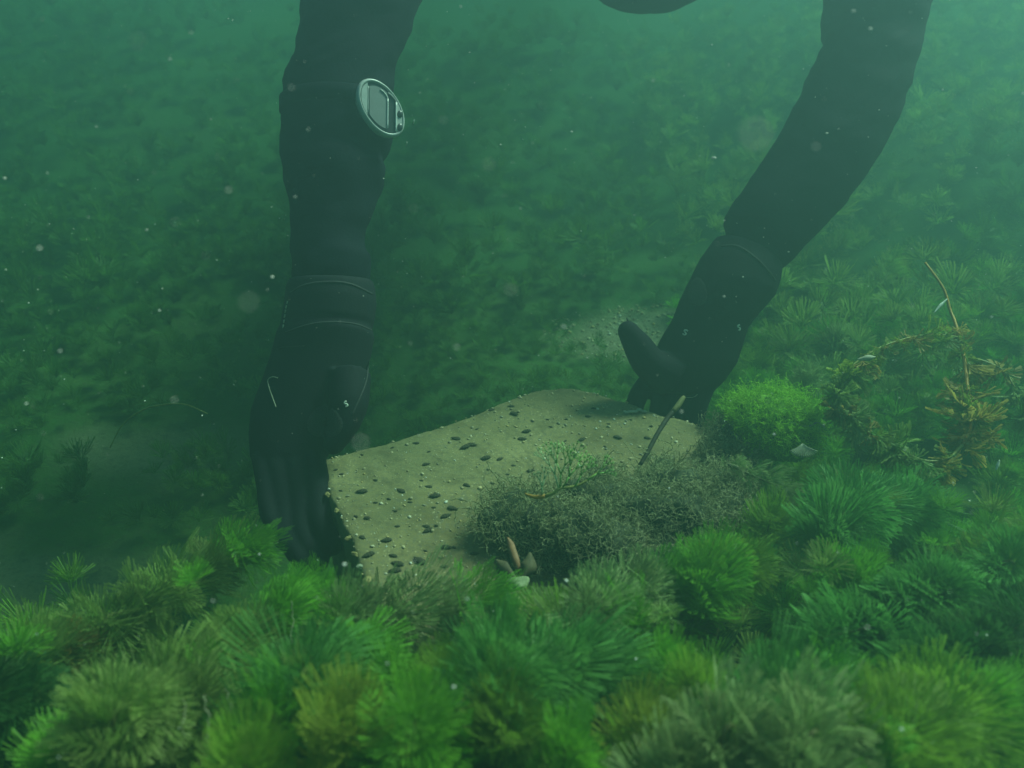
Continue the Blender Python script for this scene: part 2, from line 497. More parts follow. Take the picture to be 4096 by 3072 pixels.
WH = {}
for mk in ("bright", "blue", "olive", "silt", "pale", "yellow", "dark", "brown"):
    WH[mk] = []
    for k in range(5):
        if mk in ("yellow", "pale", "brown"):
            v, f, tp = whorl_data(100 + k, fans=15, first=7, lv=3, cup=.30 + .13 * k, wid=.00050)
        else:
            v, f, tp = whorl_data(40 + k, fans=17, first=8, lv=3, cup=.25 + .14 * k, wid=.00044)
        me = fast_mesh("leaf_whorl", v, f, {"tip": tp, "tint": np.zeros(len(v))}); me.materials.append(W[mk])
        WH[mk].append(me)

def shoot(label, path, n_whorls, mat, scale=1.0, tipmat=None, spacing=0.014, group="feathery waterweed shoots in front of the slab", tipdome=True, name="waterweed_shoot"):
    """path: world points from the growing tip back to the root"""
    r = random.Random(label)
    root = empty(name, path[-1])
    props(root, label, "water plant", group)
    pts = catmull(path, 60)
    mb = MB(); mb.tube(pts[::2], interp([0.0008, 0.0016, 0.0018], 30), 6)
    st = link("stem", mb.mesh("stem"), M_STEM); adopt(st, root)
    cum = [0.0]
    for a, b in zip(pts, pts[1:]): cum.append(cum[-1] + (b - a).length)
    def at(s):
        for i in range(len(cum) - 1):
            if cum[i + 1] >= s:
                k = (s - cum[i]) / max(1e-9, cum[i + 1] - cum[i]); return pts[i].lerp(pts[i + 1], k), (pts[max(0, i - 1)] - pts[min(len(pts) - 1, i + 2)]).normalized()
        return None, None
    prof = [(0.0, .45), (.006, .68), (.013, .86)] if tipdome else [(0.0, .8)]
    s = prof[-1][0]
    while len(prof) < n_whorls:
        s += spacing * r.uniform(.85, 1.2); prof.append((s, r.uniform(.92, 1.1)))
    for i, (s, k) in enumerate(prof):
        p, tg = at(s)
        if p is None: break
        mk = tipmat if (tipmat and i < 4) else mat
        me = r.choice(WH[mk])
        o = link("leaf_whorl", me, None, root)
        tg = (tg + Vector((r.uniform(-.4, .4), r.uniform(-.4, .4), r.uniform(-.3, .3)))).normalized()
        q = tg.to_track_quat('Z', 'Y').to_matrix().to_4x4()
        sc = k * scale * r.uniform(.93, 1.07)
        # the youngest leaves stand forward round the bud
        zf = 1.7 if i == 0 else (1.3 if i == 1 else 1.0)
        o.matrix_local = Matrix.Translation(p - Vector(root.location)) @ q @ Matrix.Rotation(r.uniform(0, 6.28), 4, 'Z') @ Matrix.Diagonal((sc, sc, sc * zf, 1))
    return root

def down(tip, lean=(0, 0), z=None):
    """upright shoot: from the tip down to the bed, leaning"""
    k = random.uniform(.5, 1.3)                          # the whole bed leans one way, with the current
    lean = (lean[0] - .075 * k, lean[1] - .055 * k)
    b = Vector((tip.x + lean[0], tip.y + lean[1], 0)); b.z = bed_z(b.x, b.y) if z is None else z
    m = tip.lerp(b, .45) + Vector((-lean[0] * .28, -lean[1] * .28, 0))
    return [tip, m, b]
def lay(pxs, root_drop=True):
    q = [P(*a) for a in pxs]
    if root_drop:
        e = q[-1]; d = (q[-1] - q[-2]).normalized() * .05
        q.append(Vector((e.x + d.x, e.y + d.y, bed_z(e.x + d.x, e.y + d.y))))
    return q

# ---- shoots that can be told apart in the photograph: (u, v, distance) of tip and nodes
S = shoot
S("shoot with bright green tip beside the fingertips of the vertical arm, rear leaves silted", lay([(1010,2190,.86),(850,2275,.84),(690,2360,.82),(540,2450,.80),(400,2540,.78)]), 18, "silt", 1.18, "bright", .0145)
S("shoot with bright green tip and silted fans, second row below the vertical glove", lay([(1140,2430,.73),(1010,2540,.71),(890,2640,.69),(760,2760,.66),(640,2880,.63)]), 18, "silt", 1.12, "bright", .0145)
S("small green tuft at the foot of the slab's dark end face", down(P(1290,2345,.84), (-.02,-.01)), 8, "bright", .72)
S("green tuft between the two leaning silted rows", down(P(1200,2330,.80), (-.05,.02)), 10, "bright", .85)
S("pale grey-green shoot lying across the slab's front corner with green tip", lay([(1950,2400,.78),(1800,2430,.775),(1650,2450,.765),(1500,2480,.755),(1330,2560,.73)]), 17, "pale", 1.22, "bright", .0145)
S("round green shoot just in front of the slab's front corner", lay([(1490,2620,.66),(1390,2640,.65),(1290,2700,.63),(1200,2800,.60)]), 13, "blue", 1.12, "bright", .0145)
S("olive brown shoot in front of the ochre stone", down(P(2240,2440,.77), (-.03,-.02)), 11, "silt", 1.0, "olive")
S("bright green shoot with pale fans under the algae clump's shadow", lay([(2740,2340,.78),(2600,2370,.77),(2480,2420,.75),(2340,2510,.72)]), 13, "pale", 1.2, "bright", .0145)
S("wide blue-green rosette in front of the dark hollow", lay([(2380,2680,.64),(2230,2690,.63),(2100,2710,.62),(1980,2800,.60)]), 13, "blue", 1.35, "blue", .0145)
S("olive green pompom above the wide blue-green rosette", down(P(2520,2500,.72), (.02,-.02)), 11, "olive", 1.05, "bright")
S("green pompom at the edge of the dark hollow", down(P(2670,2660,.64), (-.02,-.01)), 11, "bright", .95)
S("largest bright green pompom in the front row", down(P(1660,2880,.53), (-.02,.03)), 13, "bright", 1.25, "bright")
S("yellowish shoot with long splayed leaf fingers in the front row", down(P(1370,2880,.53), (.03,.01)), 8, "yellow", 1.15, "yellow", .0145)
S("olive shoot beside the largest bright green pompom", down(P(2030,2870,.55), (.01,-.02)), 11, "silt", 1.05, "olive")
S("green shoot before the hollow in the front row", down(P(2260,2990,.54), (.02,.0)), 11, "bright", .95)
S("yellow-olive shoot fringing the hollow's near side", down(P(2580,2900,.57), (.02,.0)), 11, "olive", 1.0, "yellow")
S("olive pompom beside the round hollow with brown crown", down(P(2800,2790,.60), (.03,.0)), 13, "silt", 1.05, "olive")
S("pale silt-covered pompom cut by the bottom edge of the picture", down(P(2720,3060,.50), (.0,-.02)), 11, "pale", 1.1, "pale")
S("isolated green shoot standing in the dark gap", lay([(3390,2760,.63),(3270,2790,.62),(3170,2840,.60),(3060,2930,.57)]), 13, "blue", 1.1, "bright", .0145)
S("green shoot in the far corner of the front row with brownish crown", lay([(3930,2830,.60),(3800,2880,.58),(3680,2950,.56),(3560,3040,.53)]), 13, "olive", 1.2, "bright", .0145)
S("pale feathery shoot leaning toward the isolated green one", lay([(3080,2930,.55),(2960,2960,.54),(2860,3030,.52)]), 10, "pale", 1.05, "blue", .0145)
S("grey-green shoot between the isolated one and the corner pompom", lay([(3440,2980,.53),(3300,3000,.52),(3180,3060,.50)]), 11, "pale", 1.1, "bright", .0145)
S("deep green shoot at the lower left corner", lay([(150,2790,.68),(20,2810,.67),(-120,2850,.66)]), 11, "dark", 1.25, "dark", .0145)
S("green shoot at the very bottom left with pale fringe", down(P(260,2990,.57), (-.03,.0)), 11, "silt", 1.1, "bright")
S("silt-brown shoot draped with pale threads", lay([(800,2790,.60),(690,2860,.58),(560,2900,.57),(450,2960,.55)]), 13, "silt", 1.1, "silt", .0145)
S("blue-green shoot between the threads and the yellowish shoot", down(P(1090,2860,.57), (-.02,.01)), 11, "blue", 1.1, "bright")
S("green shoot under the silt-brown one at the bottom edge", down(P(980,3060,.51), (-.02,.01)), 11, "bright", 1.0, "olive")
S("faint brown shoot at the end of the leaning silted rows", lay([(330,2570,.78),(230,2620,.76),(130,2680,.74)]), 10, "silt", 1.0, "brown", .0145)
S("green tuft behind the pale lying shoot's roots", down(P(1330,2480,.74), (-.02,-.02)), 10, "blue", .95, "bright")
S("olive shoot behind the largest bright pompom", down(P(1780,2690,.63), (.02,-.02)), 11, "bright", 1.0, "olive")
S("dark green shoot under the pale lying shoot's tip", down(P(1960,2600,.68), (.01,-.02)), 11, "dark", 1.05)
S("olive shoot beside the dead plant's looping side shoot", down(P(3080,2080,.92), (.02,-.03)), 11, "olive", 1.0, "olive")
S("round dark green shoot below the orange-brown dead stem", lay([(3680,2040,.93),(3560,2040,.92),(3450,2060,.91),(3330,2120,.88)]), 13, "blue", 1.35, "blue", .0145)
S("green shoot right of the algae clump's shaded foot", lay([(2990,2240,.82),(2880,2290,.80),(2800,2370,.78)]), 11, "bright", 1.1, "olive", .0145)
S("olive shoot at the picture's right edge below the dead stem", down(P(3960,2230,.85), (.02,-.02)), 11, "silt", 1.2, "olive")
S("green shoot between the dead stem and the right edge pompoms", down(P(3420,2330,.78), (.02,-.02)), 11, "blue", 1.15, "bright")
S("streaming dark shoot trailing through the shaded right foreground", lay([(3250,2560,.70),(3430,2520,.72),(3600,2470,.74),(3760,2400,.77)]), 14, "blue", 1.0, "blue", .0145)
S("upper streaming shoot trailing toward the right edge", lay([(3560,2420,.74),(3740,2380,.76),(3900,2330,.79),(4060,2280,.82)]), 14, "blue", 1.0, "blue", .0145)
S("lower streaming shoot beside the corner pompom", lay([(3620,2680,.67),(3800,2640,.68),(3970,2590,.70),(4120,2540,.72)]), 13, "dark", 1.05, "blue", .0145)
FAR = "waterweed heads standing beyond the slab"
S("pale feathery head beside the bare tip of the orange stem", down(P(3560,1090,1.75), (.03,.03)), 11, "pale", 1.5, "yellow", group=FAR)
S("small pale feathery head between glove and dead stem", down(P(3370,1350,1.45), (.03,.03)), 10, "pale", 1.2, "pale", group=FAR)
S("hazy green head above the dead stem near the right edge", down(P(3900,1180,1.75), (.03,.03)), 11, "blue", 1.5, "pale", group=FAR)
S("greyish head beside the bright algae tuft's far side", down(P(3230,1500,1.30), (.03,.03)), 10, "silt", 1.1, "pale", group=FAR)

# ---- the rest of the weed bed: a mass in which single shoots cannot be told apart
LOW = [whorl_data(500 + k, fans=12, first=4, lv=2, cup=.35 + .14 * k, wid=.0011) for k in range(5)]
MID = [whorl_data(600 + k, fans=14, first=6, lv=2, cup=.35 + .15 * k, wid=.00075) for k in range(4)]
def rot_to(tg, spin):
    z = Vector(tg).normalized(); return np.array((z.to_track_quat('Z', 'Y').to_matrix() @ Matrix.Rotation(spin, 3, 'Z')))
def carpet(name, label, spots, mat, protos, cat="water plants"):
    V, Fc, T, Ti = [], [], [], []; nb = 0
    r = random.Random(name + label)
    for (x, y, h, sc, n) in spots:
        z0 = bed_z(x, y)
        lx, ly = r.uniform(-.4, .4) - .12, r.uniform(-.4, .4)
        tint = r.random()
        for i in range(n):
            k = 1 - i / max(1, n) * .75
            hh = h * k
            p = np.array((x + lx * hh * k, y + ly * hh * k, z0 + hh))
            pv, pf, pt = r.choice(protos)
            tg = (lx + r.uniform(-.35, .35), ly + r.uniform(-.35, .35), 1.0)
            s = sc * r.uniform(.8, 1.1) * (.65 if i == 0 and n > 2 else 1)
            vv = (pv * s) @ rot_to(tg, r.uniform(0, 6.28)).T + p
            V.append(vv); Fc.append(pf + nb); T.append(pt); Ti.append(np.full(len(pv), tint)); nb += len(pv)
    o = link(name, fast_mesh(name, np.concatenate(V), np.concatenate(Fc), {"tip": np.concatenate(T), "tint": np.concatenate(Ti)}), W[mat])
    return props(o, label, cat, kind="stuff")

SAND = Vector((0.22, 1.60)); 
def bare(x, y):
    if in_slab(x, y, .035): return True
    if ((x - .26) / .18) ** 2 + ((y - 1.60) / .11) ** 2 < 1: return True          # sandy patch behind the slab
    if ((x + .66) / .20) ** 2 + ((y - .86) / .12) ** 2 < 1: return True            # silt patch at the left
    if ((x + .60) / .22) ** 2 + ((y - 1.22) / .10) ** 2 < 1: return True
    if -.34 < x < -.12 and .72 < y < 1.0: return True                               # under the gripping hand
    return False
def spots(n, x0, x1, y0, y1, h0, h1, s0, s1, nw, cond=lambda x, y: True, thr=None):
    out = []; tries = 0
    while len(out) < n and tries < n * 60:
        tries += 1
        x, y = random.uniform(x0, x1), random.uniform(y0, y1)
        if bare(x, y) or not cond(x, y): continue
        c = noise.noise(Vector((x * 2.6, y * 2.6, 9)))
        if thr is not None and c < thr: continue
        out.append((x, y, random.uniform(h0, h1) * (1 + .4 * c), random.uniform(s0, s1), nw))
    return out
front = lambda x, y: (x > -.16 or y < .40) and not in_slab(x, y, .13)
carpet("waterweed_bed", "dense green waterweed filling the gaps between the front shoots", spots(400, -.30, .85, .10, .76, .14, .27, .7, 1.15, 3, front), "bright", MID)
carpet("waterweed_bed", "silted waterweed mixed in between the front shoots", spots(190, -.30, .95, .10, .78, .14, .26, .7, 1.15, 3, front), "silt", MID)
carpet("waterweed_bed", "low dim waterweed under the leaning silted rows", spots(230, -.75, -.24, .15, .70, .05, .13, .7, 1.1, 2), "olive", MID)
carpet("waterweed_bed", "green waterweed around the dead plant and beside the slab", spots(400, .30, 1.35, .45, 1.5, .06, .14, .7, 1.2, 3), "bright", MID)
carpet("waterweed_bed", "olive silted waterweed around the dead plant", spots(180, .34, 1.35, .60, 1.6, .07, .15, .7, 1.2, 3), "olive", MID)
carpet("waterweed_bed", "hazy pale waterweed bank beyond the leaning arm", spots(800, .40, 2.6, 1.15, 3.2, .08, .22, .8, 1.4, 2, thr=-.4), "silt", LOW)
carpet("waterweed_bed", "hazy dull green waterweed mass in the background", spots(1200, -2.4, 2.2, 1.6, 3.6, .04, .15, .8, 1.3, 2, thr=-.6), "back", LOW)
carpet("waterweed_bed", "dim low waterweed on the bed beside the vertical arm", spots(1200, -1.7, -.28, .70, 2.2, .01, .07, .5, 1.0, 1, thr=-.7), "back", LOW)
carpet("waterweed_bed", "low fuzzy green growth right behind the slab", spots(700, -.45, .60, 1.0, 1.9, .006, .035, .35, .8, 1), "back", LOW)

# ------------------------------------------------------------------ filaments
def filaments(name, blobs, n, step, nst, wid, mat, parent, up=0.3, wob=0.9, spur=0.5, seed=1):
    r = random.Random(seed)
    A, B, TA, TB, WW = [], [], [], [], []
    tot = sum(b[1][0] * b[1][1] for b in blobs)
    for c, rad in blobs:
        for _ in range(int(n * rad[0] * rad[1] / tot)):
            d = Vector((r.gauss(0, 1), r.gauss(0, 1), abs(r.gauss(0, 1)) * .9)).normalized()
            k = r.uniform(.55, .95)
            p = Vector((c[0] + d.x * rad[0] * k, c[1] + d.y * rad[1] * k, c[2] + d.z * rad[2] * k))
            dr = (d + Vector((r.uniform(-.8, .8), r.uniform(-.8, .8), up + r.uniform(-.5, .5)))).normalized()
            m = r.randint(nst // 2, nst)
            for i in range(m):
                q = p + dr * step * r.uniform(.6, 1.3)
                A.append(p[:]); B.append(q[:]); TA.append(i / m); TB.append((i + 1) / m); WW.append(wid)
                if r.random() < spur:
                    sd = (dr + Vector((r.gauss(0, 1), r.gauss(0, 1), r.gauss(0, 1)))).normalized()
                    A.append(q[:]); B.append((q + sd * step * .8)[:]); TA.append(.7); TB.append(1); WW.append(wid * .75)
                p = q
                dr = (dr + Vector((r.gauss(0, 1), r.gauss(0, 1), r.gauss(0, 1))) * wob * .55).normalized()
    A, B, TA, TB, WW = map(np.array, (A, B, TA, TB, WW))
    ax = B - A; ax /= np.linalg.norm(ax, axis=1)[:, None]
    rd = np.random.default_rng(seed).normal(size=A.shape); s = np.cross(ax, rd); s /= np.linalg.norm(s, axis=1)[:, None]
    s2 = np.cross(ax, s)
    w = WW[:, None] / 2
    nS = len(A); V = np.empty((nS, 6, 3))                    # three-sided threads
    for k in range(3):
        o = s * math.cos(2.094 * k) + s2 * math.sin(2.094 * k)
        V[:, k] = A + o * w; V[:, 3 + k] = B + o * w * .85
    base = np.arange(nS)[:, None] * 6
    Fq = np.concatenate([base + np.array([[0, 1, 4, 3]]), base + np.array([[1, 2, 5, 4]]), base + np.array([[2, 0, 3, 5]])])
    T = np.repeat(np.stack([TA, TB], 1), 3, axis=1).reshape(-1)
    me = fast_mesh(name, V.reshape(-1, 3), Fq, {"tip": T, "tint": np.zeros(nS * 6)})
    o = link(name, me, mat)
    o["kind"] = "stuff"
    adopt(o, parent)
    return o
def core_mesh(name, blobs, k=.72):
    mb = MB()
    for c, rad in blobs: mb.ball(c, (rad[0] * k, rad[1] * k, rad[2] * k), 16, 10)
    me = mb.remesh(name, .006, 2)
    n = len(me.vertices); co = np.empty(n * 3, dtype=np.float32); me.vertices.foreach_get("co", co); co = co.reshape(-1, 3)
    for i in range(n):
        v = Vector(co[i]); co[i] += np.array((noise.noise(v * 45), noise.noise(v * 45 + Vector((9, 0, 0))), noise.noise(v * 45 + Vector((0, 9, 0))))) * .008
    me.vertices.foreach_set("co", co.ravel()); me.update()
    return me
W["algae"] = plant_mat("grey_green_algae", (0.20, 0.22, 0.085), (0.50, 0.50, 0.27), 0.5, .25)
W["algae_bright"] = plant_mat("bright_filament_algae", (0.26, 0.52, 0.015), (0.50, 0.85, 0.06), 0.0, .5)
M_CORE = simple("algae_core_shade", (0.055, 0.065, 0.032), 0.9, 0.4, 120, 0.5)  # dark filler core; shade between the threads is put into its colour

def blob(u, v, z, r):
    p = G(u, v, z); return ((p.x, p.y, z), r)
rc = random.Random(5)
CL = []
for (u, v, z, r0) in [(1990,2090,.178,.030),(2080,2030,.185,.036),(2060,2160,.18,.034),(2200,2060,.195,.042),(2190,2190,.185,.040),(2320,1990,.190,.036),(2330,2120,.198,.042),(2350,2260,.175,.034),(2450,2010,.192,.040),(2480,2170,.195,.042),
                      (2600,1975,.186,.036),(2600,2090,.20,.044),(2630,2230,.178,.034),(2720,1960,.190,.040),(2740,2080,.195,.042),(2760,2190,.175,.034),(2840,1990,.188,.038),(2850,2110,.18,.034),(2120,2250,.172,.028),(2880,1930,.185,.036),(2660,1900,.180,.030),(2400,1930,.180,.030),(2900,2050,.185,.036),(2230,2280,.168,.030),(2500,2290,.165,.032)]:
    CL.append(blob(u + rc.uniform(-15, 15), v + rc.uniform(-15, 15), z + rc.uniform(-.006, .012), (r0 * rc.uniform(.85, 1.15), r0 * rc.uniform(.75, 1.0), r0 * rc.uniform(.7, 1.1))))
clump = empty("algae_clump", (CL[2][0][0], CL[2][0][1], SLAB_Z))
props(clump, "large grey-green tangled algae clump heaped on the slab", "algae")
co_ = link("mat", core_mesh("mat", CL), M_CORE); adopt(co_, clump)  # core added under the filaments to darken the gaps of the clump
filaments("filament", CL, 5600, .0034, 9, .00062, W["algae"], clump, up=.5, wob=1.2, spur=.3, seed=3)
filaments("frond", CL, 420, .0052, 9, .0011, W["algae"], clump, up=.7, wob=1.0, spur=.5, seed=13)
CL2 = [blob(2920,1760,.160,(.045,.04,.036)), blob(2890,1860,.165,(.040,.036,.034)), blob(2960,1900,.165,(.036,.034,.032))]
cl2 = empty("algae_clump", (CL2[0][0][0], CL2[0][0][1], SLAB_Z)); props(cl2, "small silt-grey algae clump beside the bright green tuft", "algae")
co_ = link("mat", core_mesh("mat", CL2), M_CORE); adopt(co_, cl2)  # same added dark core, standing for shade inside the tangle
filaments("filament", CL2, 1000, .0034, 10, .00085, W["algae"], cl2, up=.45, wob=1.35, spur=.35, seed=5)
BT = [blob(3070,1680,.215,(.052,.045,.040)), blob(3150,1705,.205,(.045,.042,.040)), blob(3000,1680,.20,(.032,.034,.030)), blob(3100,1740,.20,(.045,.04,.04)), blob(3200,1660,.19,(.026,.024,.03)), blob(2960,1640,.19,(.024,.022,.026)), blob(3120,1620,.20,(.026,.024,.03)), blob(3190,1780,.18,(.03,.026,.026))]
bt = empty("algae_tuft", (BT[0][0][0], BT[0][0][1], .12)); props(bt, "bright yellow-green algae tuft behind the slab's hidden end", "algae")
co_ = link("mat", core_mesh("mat", BT, .8), simple("bright_algae_mat", (0.14, 0.30, 0.02), .9, .4, 120, .5)); adopt(co_, bt)
filaments("filament", BT, 3000, .0040, 9, .00065, W["algae_bright"], bt, up=.2, wob=1.3, seed=8)
mb = MB(); mb.tube([P(3160,1690,1.06), P(3230,1705,1.06), P(3270,1690,1.06), P(3300,1712,1.06)], [.0006] * 4, 5, 16)
th = link("thread", mb.mesh("thread"), M_PALE); adopt(th, bt)

# ------------------------------------------------------------------ the diver
def edge_rings(secs, sides=28):
    """secs: ((u,v) one silhouette edge, (u,v) other edge, distance, depth ratio)"""
    C = [(P(a[0], a[1], D) + P(b[0], b[1], D)) / 2 for a, b, D, k in secs]
    R = []
    for i, (a, b, D, k) in enumerate(secs):
        A = (P(b[0], b[1], D) - P(a[0], a[1], D)) / 2
        tg = (C[min(i + 1, len(C) - 1)] - C[max(0, i - 1)]).normalized()
        n = A.cross(tg).normalized() * A.length * k
        R.append([C[i] + A * math.cos(2 * math.pi * j / sides) + n * math.sin(2 * math.pi * j / sides) for j in range(sides)])
    return R, C
def hseg(y, l, r, D, k=.9): return ((l, y), (r, y), D, k)

LA = [hseg(-150,1228,1735,1.215), hseg(0,1210,1680,1.205), hseg(100,1196,1650,1.20), hseg(200,1182,1612,1.195), hseg(262,1172,1590,1.19), hseg(292,1144,1578,1.19), hseg(350,1140,1572,1.185),
      hseg(450,1128,1572,1.18), hseg(550,1122,1576,1.175), hseg(600,1122,1556,1.17), hseg(632,1122,1528,1.17), hseg(672,1126,1550,1.165), hseg(730,1128,1536,1.16), hseg(790,1148,1506,1.155),
      hseg(850,1160,1488,1.15), hseg(930,1165,1465,1.145), hseg(1000,1160,1462,1.14), hseg(1030,1164,1490,1.14), hseg(1090,1162,1480,1.135), hseg(1150,1165,1475,1.135), hseg(1230,1170,1460,1.13)]
RA = [((3302,-110),(3745,-100),1.30,.9), ((3300,0),(3728,0),1.295,.9), ((3285,125),(3692,110),1.29,.9), ((3310,150),(3688,150),1.29,.9), ((3245,262),(3662,262),1.285,.9), ((3180,415),(3602,450),1.28,.9),
      ((3135,505),(3552,560),1.275,.9), ((3080,590),(3500,650),1.27,.9), ((3065,612),(3470,700),1.27,.9), ((3012,700),(3390,810),1.265,.9), ((2985,740),(3340,865),1.26,.9), ((2930,800),(3240,965),1.255,.9), ((2895,870),(3200,1005),1.25,.9), ((2905,930),(3130,1075),1.25,.9), ((2890,1000),(3080,1130),1.245,.9)]
body = MB()
rl, cl_ = edge_rings(LA); body.ring_loft(rl)
rr, cr_ = edge_rings(RA); body.ring_loft(rr)
SHL, SHR = Vector((-.05, 1.68, .93)), Vector((.47, 1.70, .93))
def out_arm(c0, c1, sh, r0):
    d = (c0 - c1).normalized()
    body.tube([c0 - d * .03, c0 + d * .06, c0.lerp(sh, .6) + d * .03, sh], [r0, r0, r0 * 1.05, .085], 20, 14)
out_arm(cl_[0], cl_[1], SHL, (rl[0][0] - cl_[0]).length * .97)
out_arm(cr_[0], cr_[1], SHR, (rr[0][0] - cr_[0]).length * .97)
MX = (SHL.x + SHR.x) / 2
body.tube([SHL, Vector((MX, 1.73, .95)), SHR], [.085, .12, .085], 20, 12)
def slabtube(pts, rx, rz, n=20):
    pts = catmull(pts, n); rx = interp(rx, n); rz = interp(rz, n); R = []
    for i, p in enumerate(pts):
        tg = (pts[min(i + 1, n - 1)] - pts[max(0, i - 1)]).normalized(); z = Vector((1, 0, 0)).cross(tg).normalized()
        R.append([p + Vector((1, 0, 0)) * rx[i] * math.cos(j * math.pi / 12) + z * rz[i] * math.sin(j * math.pi / 12) for j in range(24)])
    body.ring_loft(R)
slabtube([Vector((MX, 1.63, .945)), Vector((MX, 1.80, .95)), Vector((MX, 2.03, .955)), Vector((MX, 2.28, .955)), Vector((MX, 2.40, .955))], [.10, .235, .225, .21, .15], [.08, .125, .115, .12, .09])  # torso out of view, made broader to widen the shadow it casts
for sx in (-1, 1):
    body.tube([Vector((MX + sx * .09, 2.30, .955)), Vector((MX + sx * .12, 2.73, .95)), Vector((MX + sx * .13, 2.93, .955)), Vector((MX + sx * .13, 3.20, .975)), Vector((MX + sx * .13, 3.32, .98))], [.095, .062, .058, .05, .04], 18, 24)
    body.tube([Vector((MX + sx * .13, 3.28, .985)), Vector((MX + sx * .14, 3.38, .93)), Vector((MX + sx * .14, 3.48, .90))], [.04, .045, .025], 14, 8, dome=True)
HC = Vector((.222, 1.60, .735))
body.ball(HC, (.130, .12, .118), 24, 16)                         # hooded head, face down
body.ball(HC + Vector((.01, -.03, -.045)), (.105, .085, .070), 20, 12)
body.tube([HC + Vector((0, .03, .03)), Vector((MX, 1.70, .94))], [.085, .095], 18, 6)
bme = body.remesh("person", .0068, 2)
nv = len(bme.vertices); co = np.empty(nv * 3, dtype=np.float32); bme.vertices.foreach_get("co", co); co = co.reshape(-1, 3)
no = np.array([v.normal[:] for v in bme.vertices])
for i in range(nv):                                                # creases of the suit
    v = Vector(co[i]); w = (noise.noise(Vector((v.x * 10, v.y * 10, v.z * 38 + v.x * 14))) * .0030 - abs(noise.noise(Vector((v.x * 16 + 4, v.y * 16, v.z * 60 - v.x * 22)))) * .0034 + noise.noise(v * 30) * .0012)
    co[i] += no[i] * w
bme.vertices.foreach_set("co", co.ravel()); bme.update()
person = link("person", bme, M_NEO)
props(person, "diver in black wetsuit and hood reaching down with both gloved hands", "person")

# gloves
def px_r(r, D): return r * D / F
gl = MB()
GL = [hseg(1118,1160,1488,1.135,.92), hseg(1150,1148,1500,1.135,.92), hseg(1215,1140,1506,1.13,.9), hseg(1285,1128,1496,1.125,.85), hseg(1310,1122,1488,1.125,.82), hseg(1345,1106,1498,1.12,.78), hseg(1420,1086,1484,1.115,.68),
      hseg(1520,1050,1455,1.105,.58), hseg(1640,1004,1405,1.095,.52), hseg(1740,994,1350,1.085,.50), hseg(1830,1000,1310,1.075,.50), hseg(1900,1030,1275,1.07,.48)]
rg, cg = edge_rings(GL); gl.ring_loft(rg)
FL = [([(1250,1830,1.070),(1272,1960,1.050),(1282,2080,1.030),(1330,2180,1.020)], [.0165,.0160,.0148,.0130]),
      ([(1185,1850,1.065),(1206,2010,1.045),(1214,2140,1.025),(1275,2245,1.015)], [.0170,.0165,.0150,.0132]),
      ([(1115,1850,1.065),(1136,2005,1.045),(1146,2130,1.025),(1205,2240,1.010)], [.0165,.0158,.0145,.0128]),
      ([(1050,1830,1.070),(1068,1950,1.050),(1080,2060,1.030),(1130,2165,1.015)], [.0138,.0130,.0120,.0105])]
for pp, rad in FL: gl.tube([P(*q) for q in pp], rad, 14, 18, dome=True)
gl.tube([P(1400,1500,1.085), P(1395,1610,1.065), P(1372,1700,1.055), P(1335,1775,1.05)], [.027,.025,.020,.014], 16, 16, dome=True)
gme = gl.remesh("glove", .003, 3)
glove_l = link("glove", gme, M_GLOVE); glove_l.parent = person
glove_l["label"] = "black glove gripping the slab's near corner, fingers pointing down"

gr = MB()
GR = [((2862,950),(3122,1082),1.25,.92), ((2800,1035),(3116,1130),1.245,.9), ((2760,1115),(3098,1185),1.24,.86), ((2718,1200),(3045,1245),1.235,.78), ((2690,1275),(2992,1312),1.23,.66),
      ((2645,1350),(2972,1378),1.228,.58), ((2600,1440),(2950,1450),1.226,.54), ((2572,1510),(2900,1522),1.226,.5), ((2560,1560),(2850,1570),1.228,.46)]
rg2, cg2 = edge_rings(GR); gr.ring_loft(rg2)
FR = [([(2600,1520,1.228),(2555,1580,1.245),(2530,1660,1.250),(2520,1740,1.240)], [.0150,.0145,.0135,.012]),
      ([(2680,1540,1.226),(2645,1610,1.236),(2625,1700,1.236),(2610,1790,1.225)], [.0155,.0150,.0138,.012]),
      ([(2760,1540,1.224),(2725,1620,1.226),(2705,1715,1.224),(2690,1800,1.215)], [.0150,.0145,.0133,.012]),
      ([(2835,1520,1.222),(2800,1610,1.216),(2780,1700,1.212),(2765,1780,1.205)], [.0138,.0130,.0120,.0105])]
for pp, rad in FR: gr.tube([P(*q) for q in pp], rad, 14, 18, dome=True)
gr.tube([P(2680,1500,1.215), P(2600,1455,1.20), P(2552,1385,1.195), P(2512,1325,1.19)], [.031,.0245,.0210,.0150], 16, 16, dome=True)
gme2 = gr.remesh("glove", .003, 3)
glove_r = link("glove", gme2, M_GLOVE); glove_r.parent = person
glove_r["label"] = "black glove behind the slab's far edge with raised thumb"

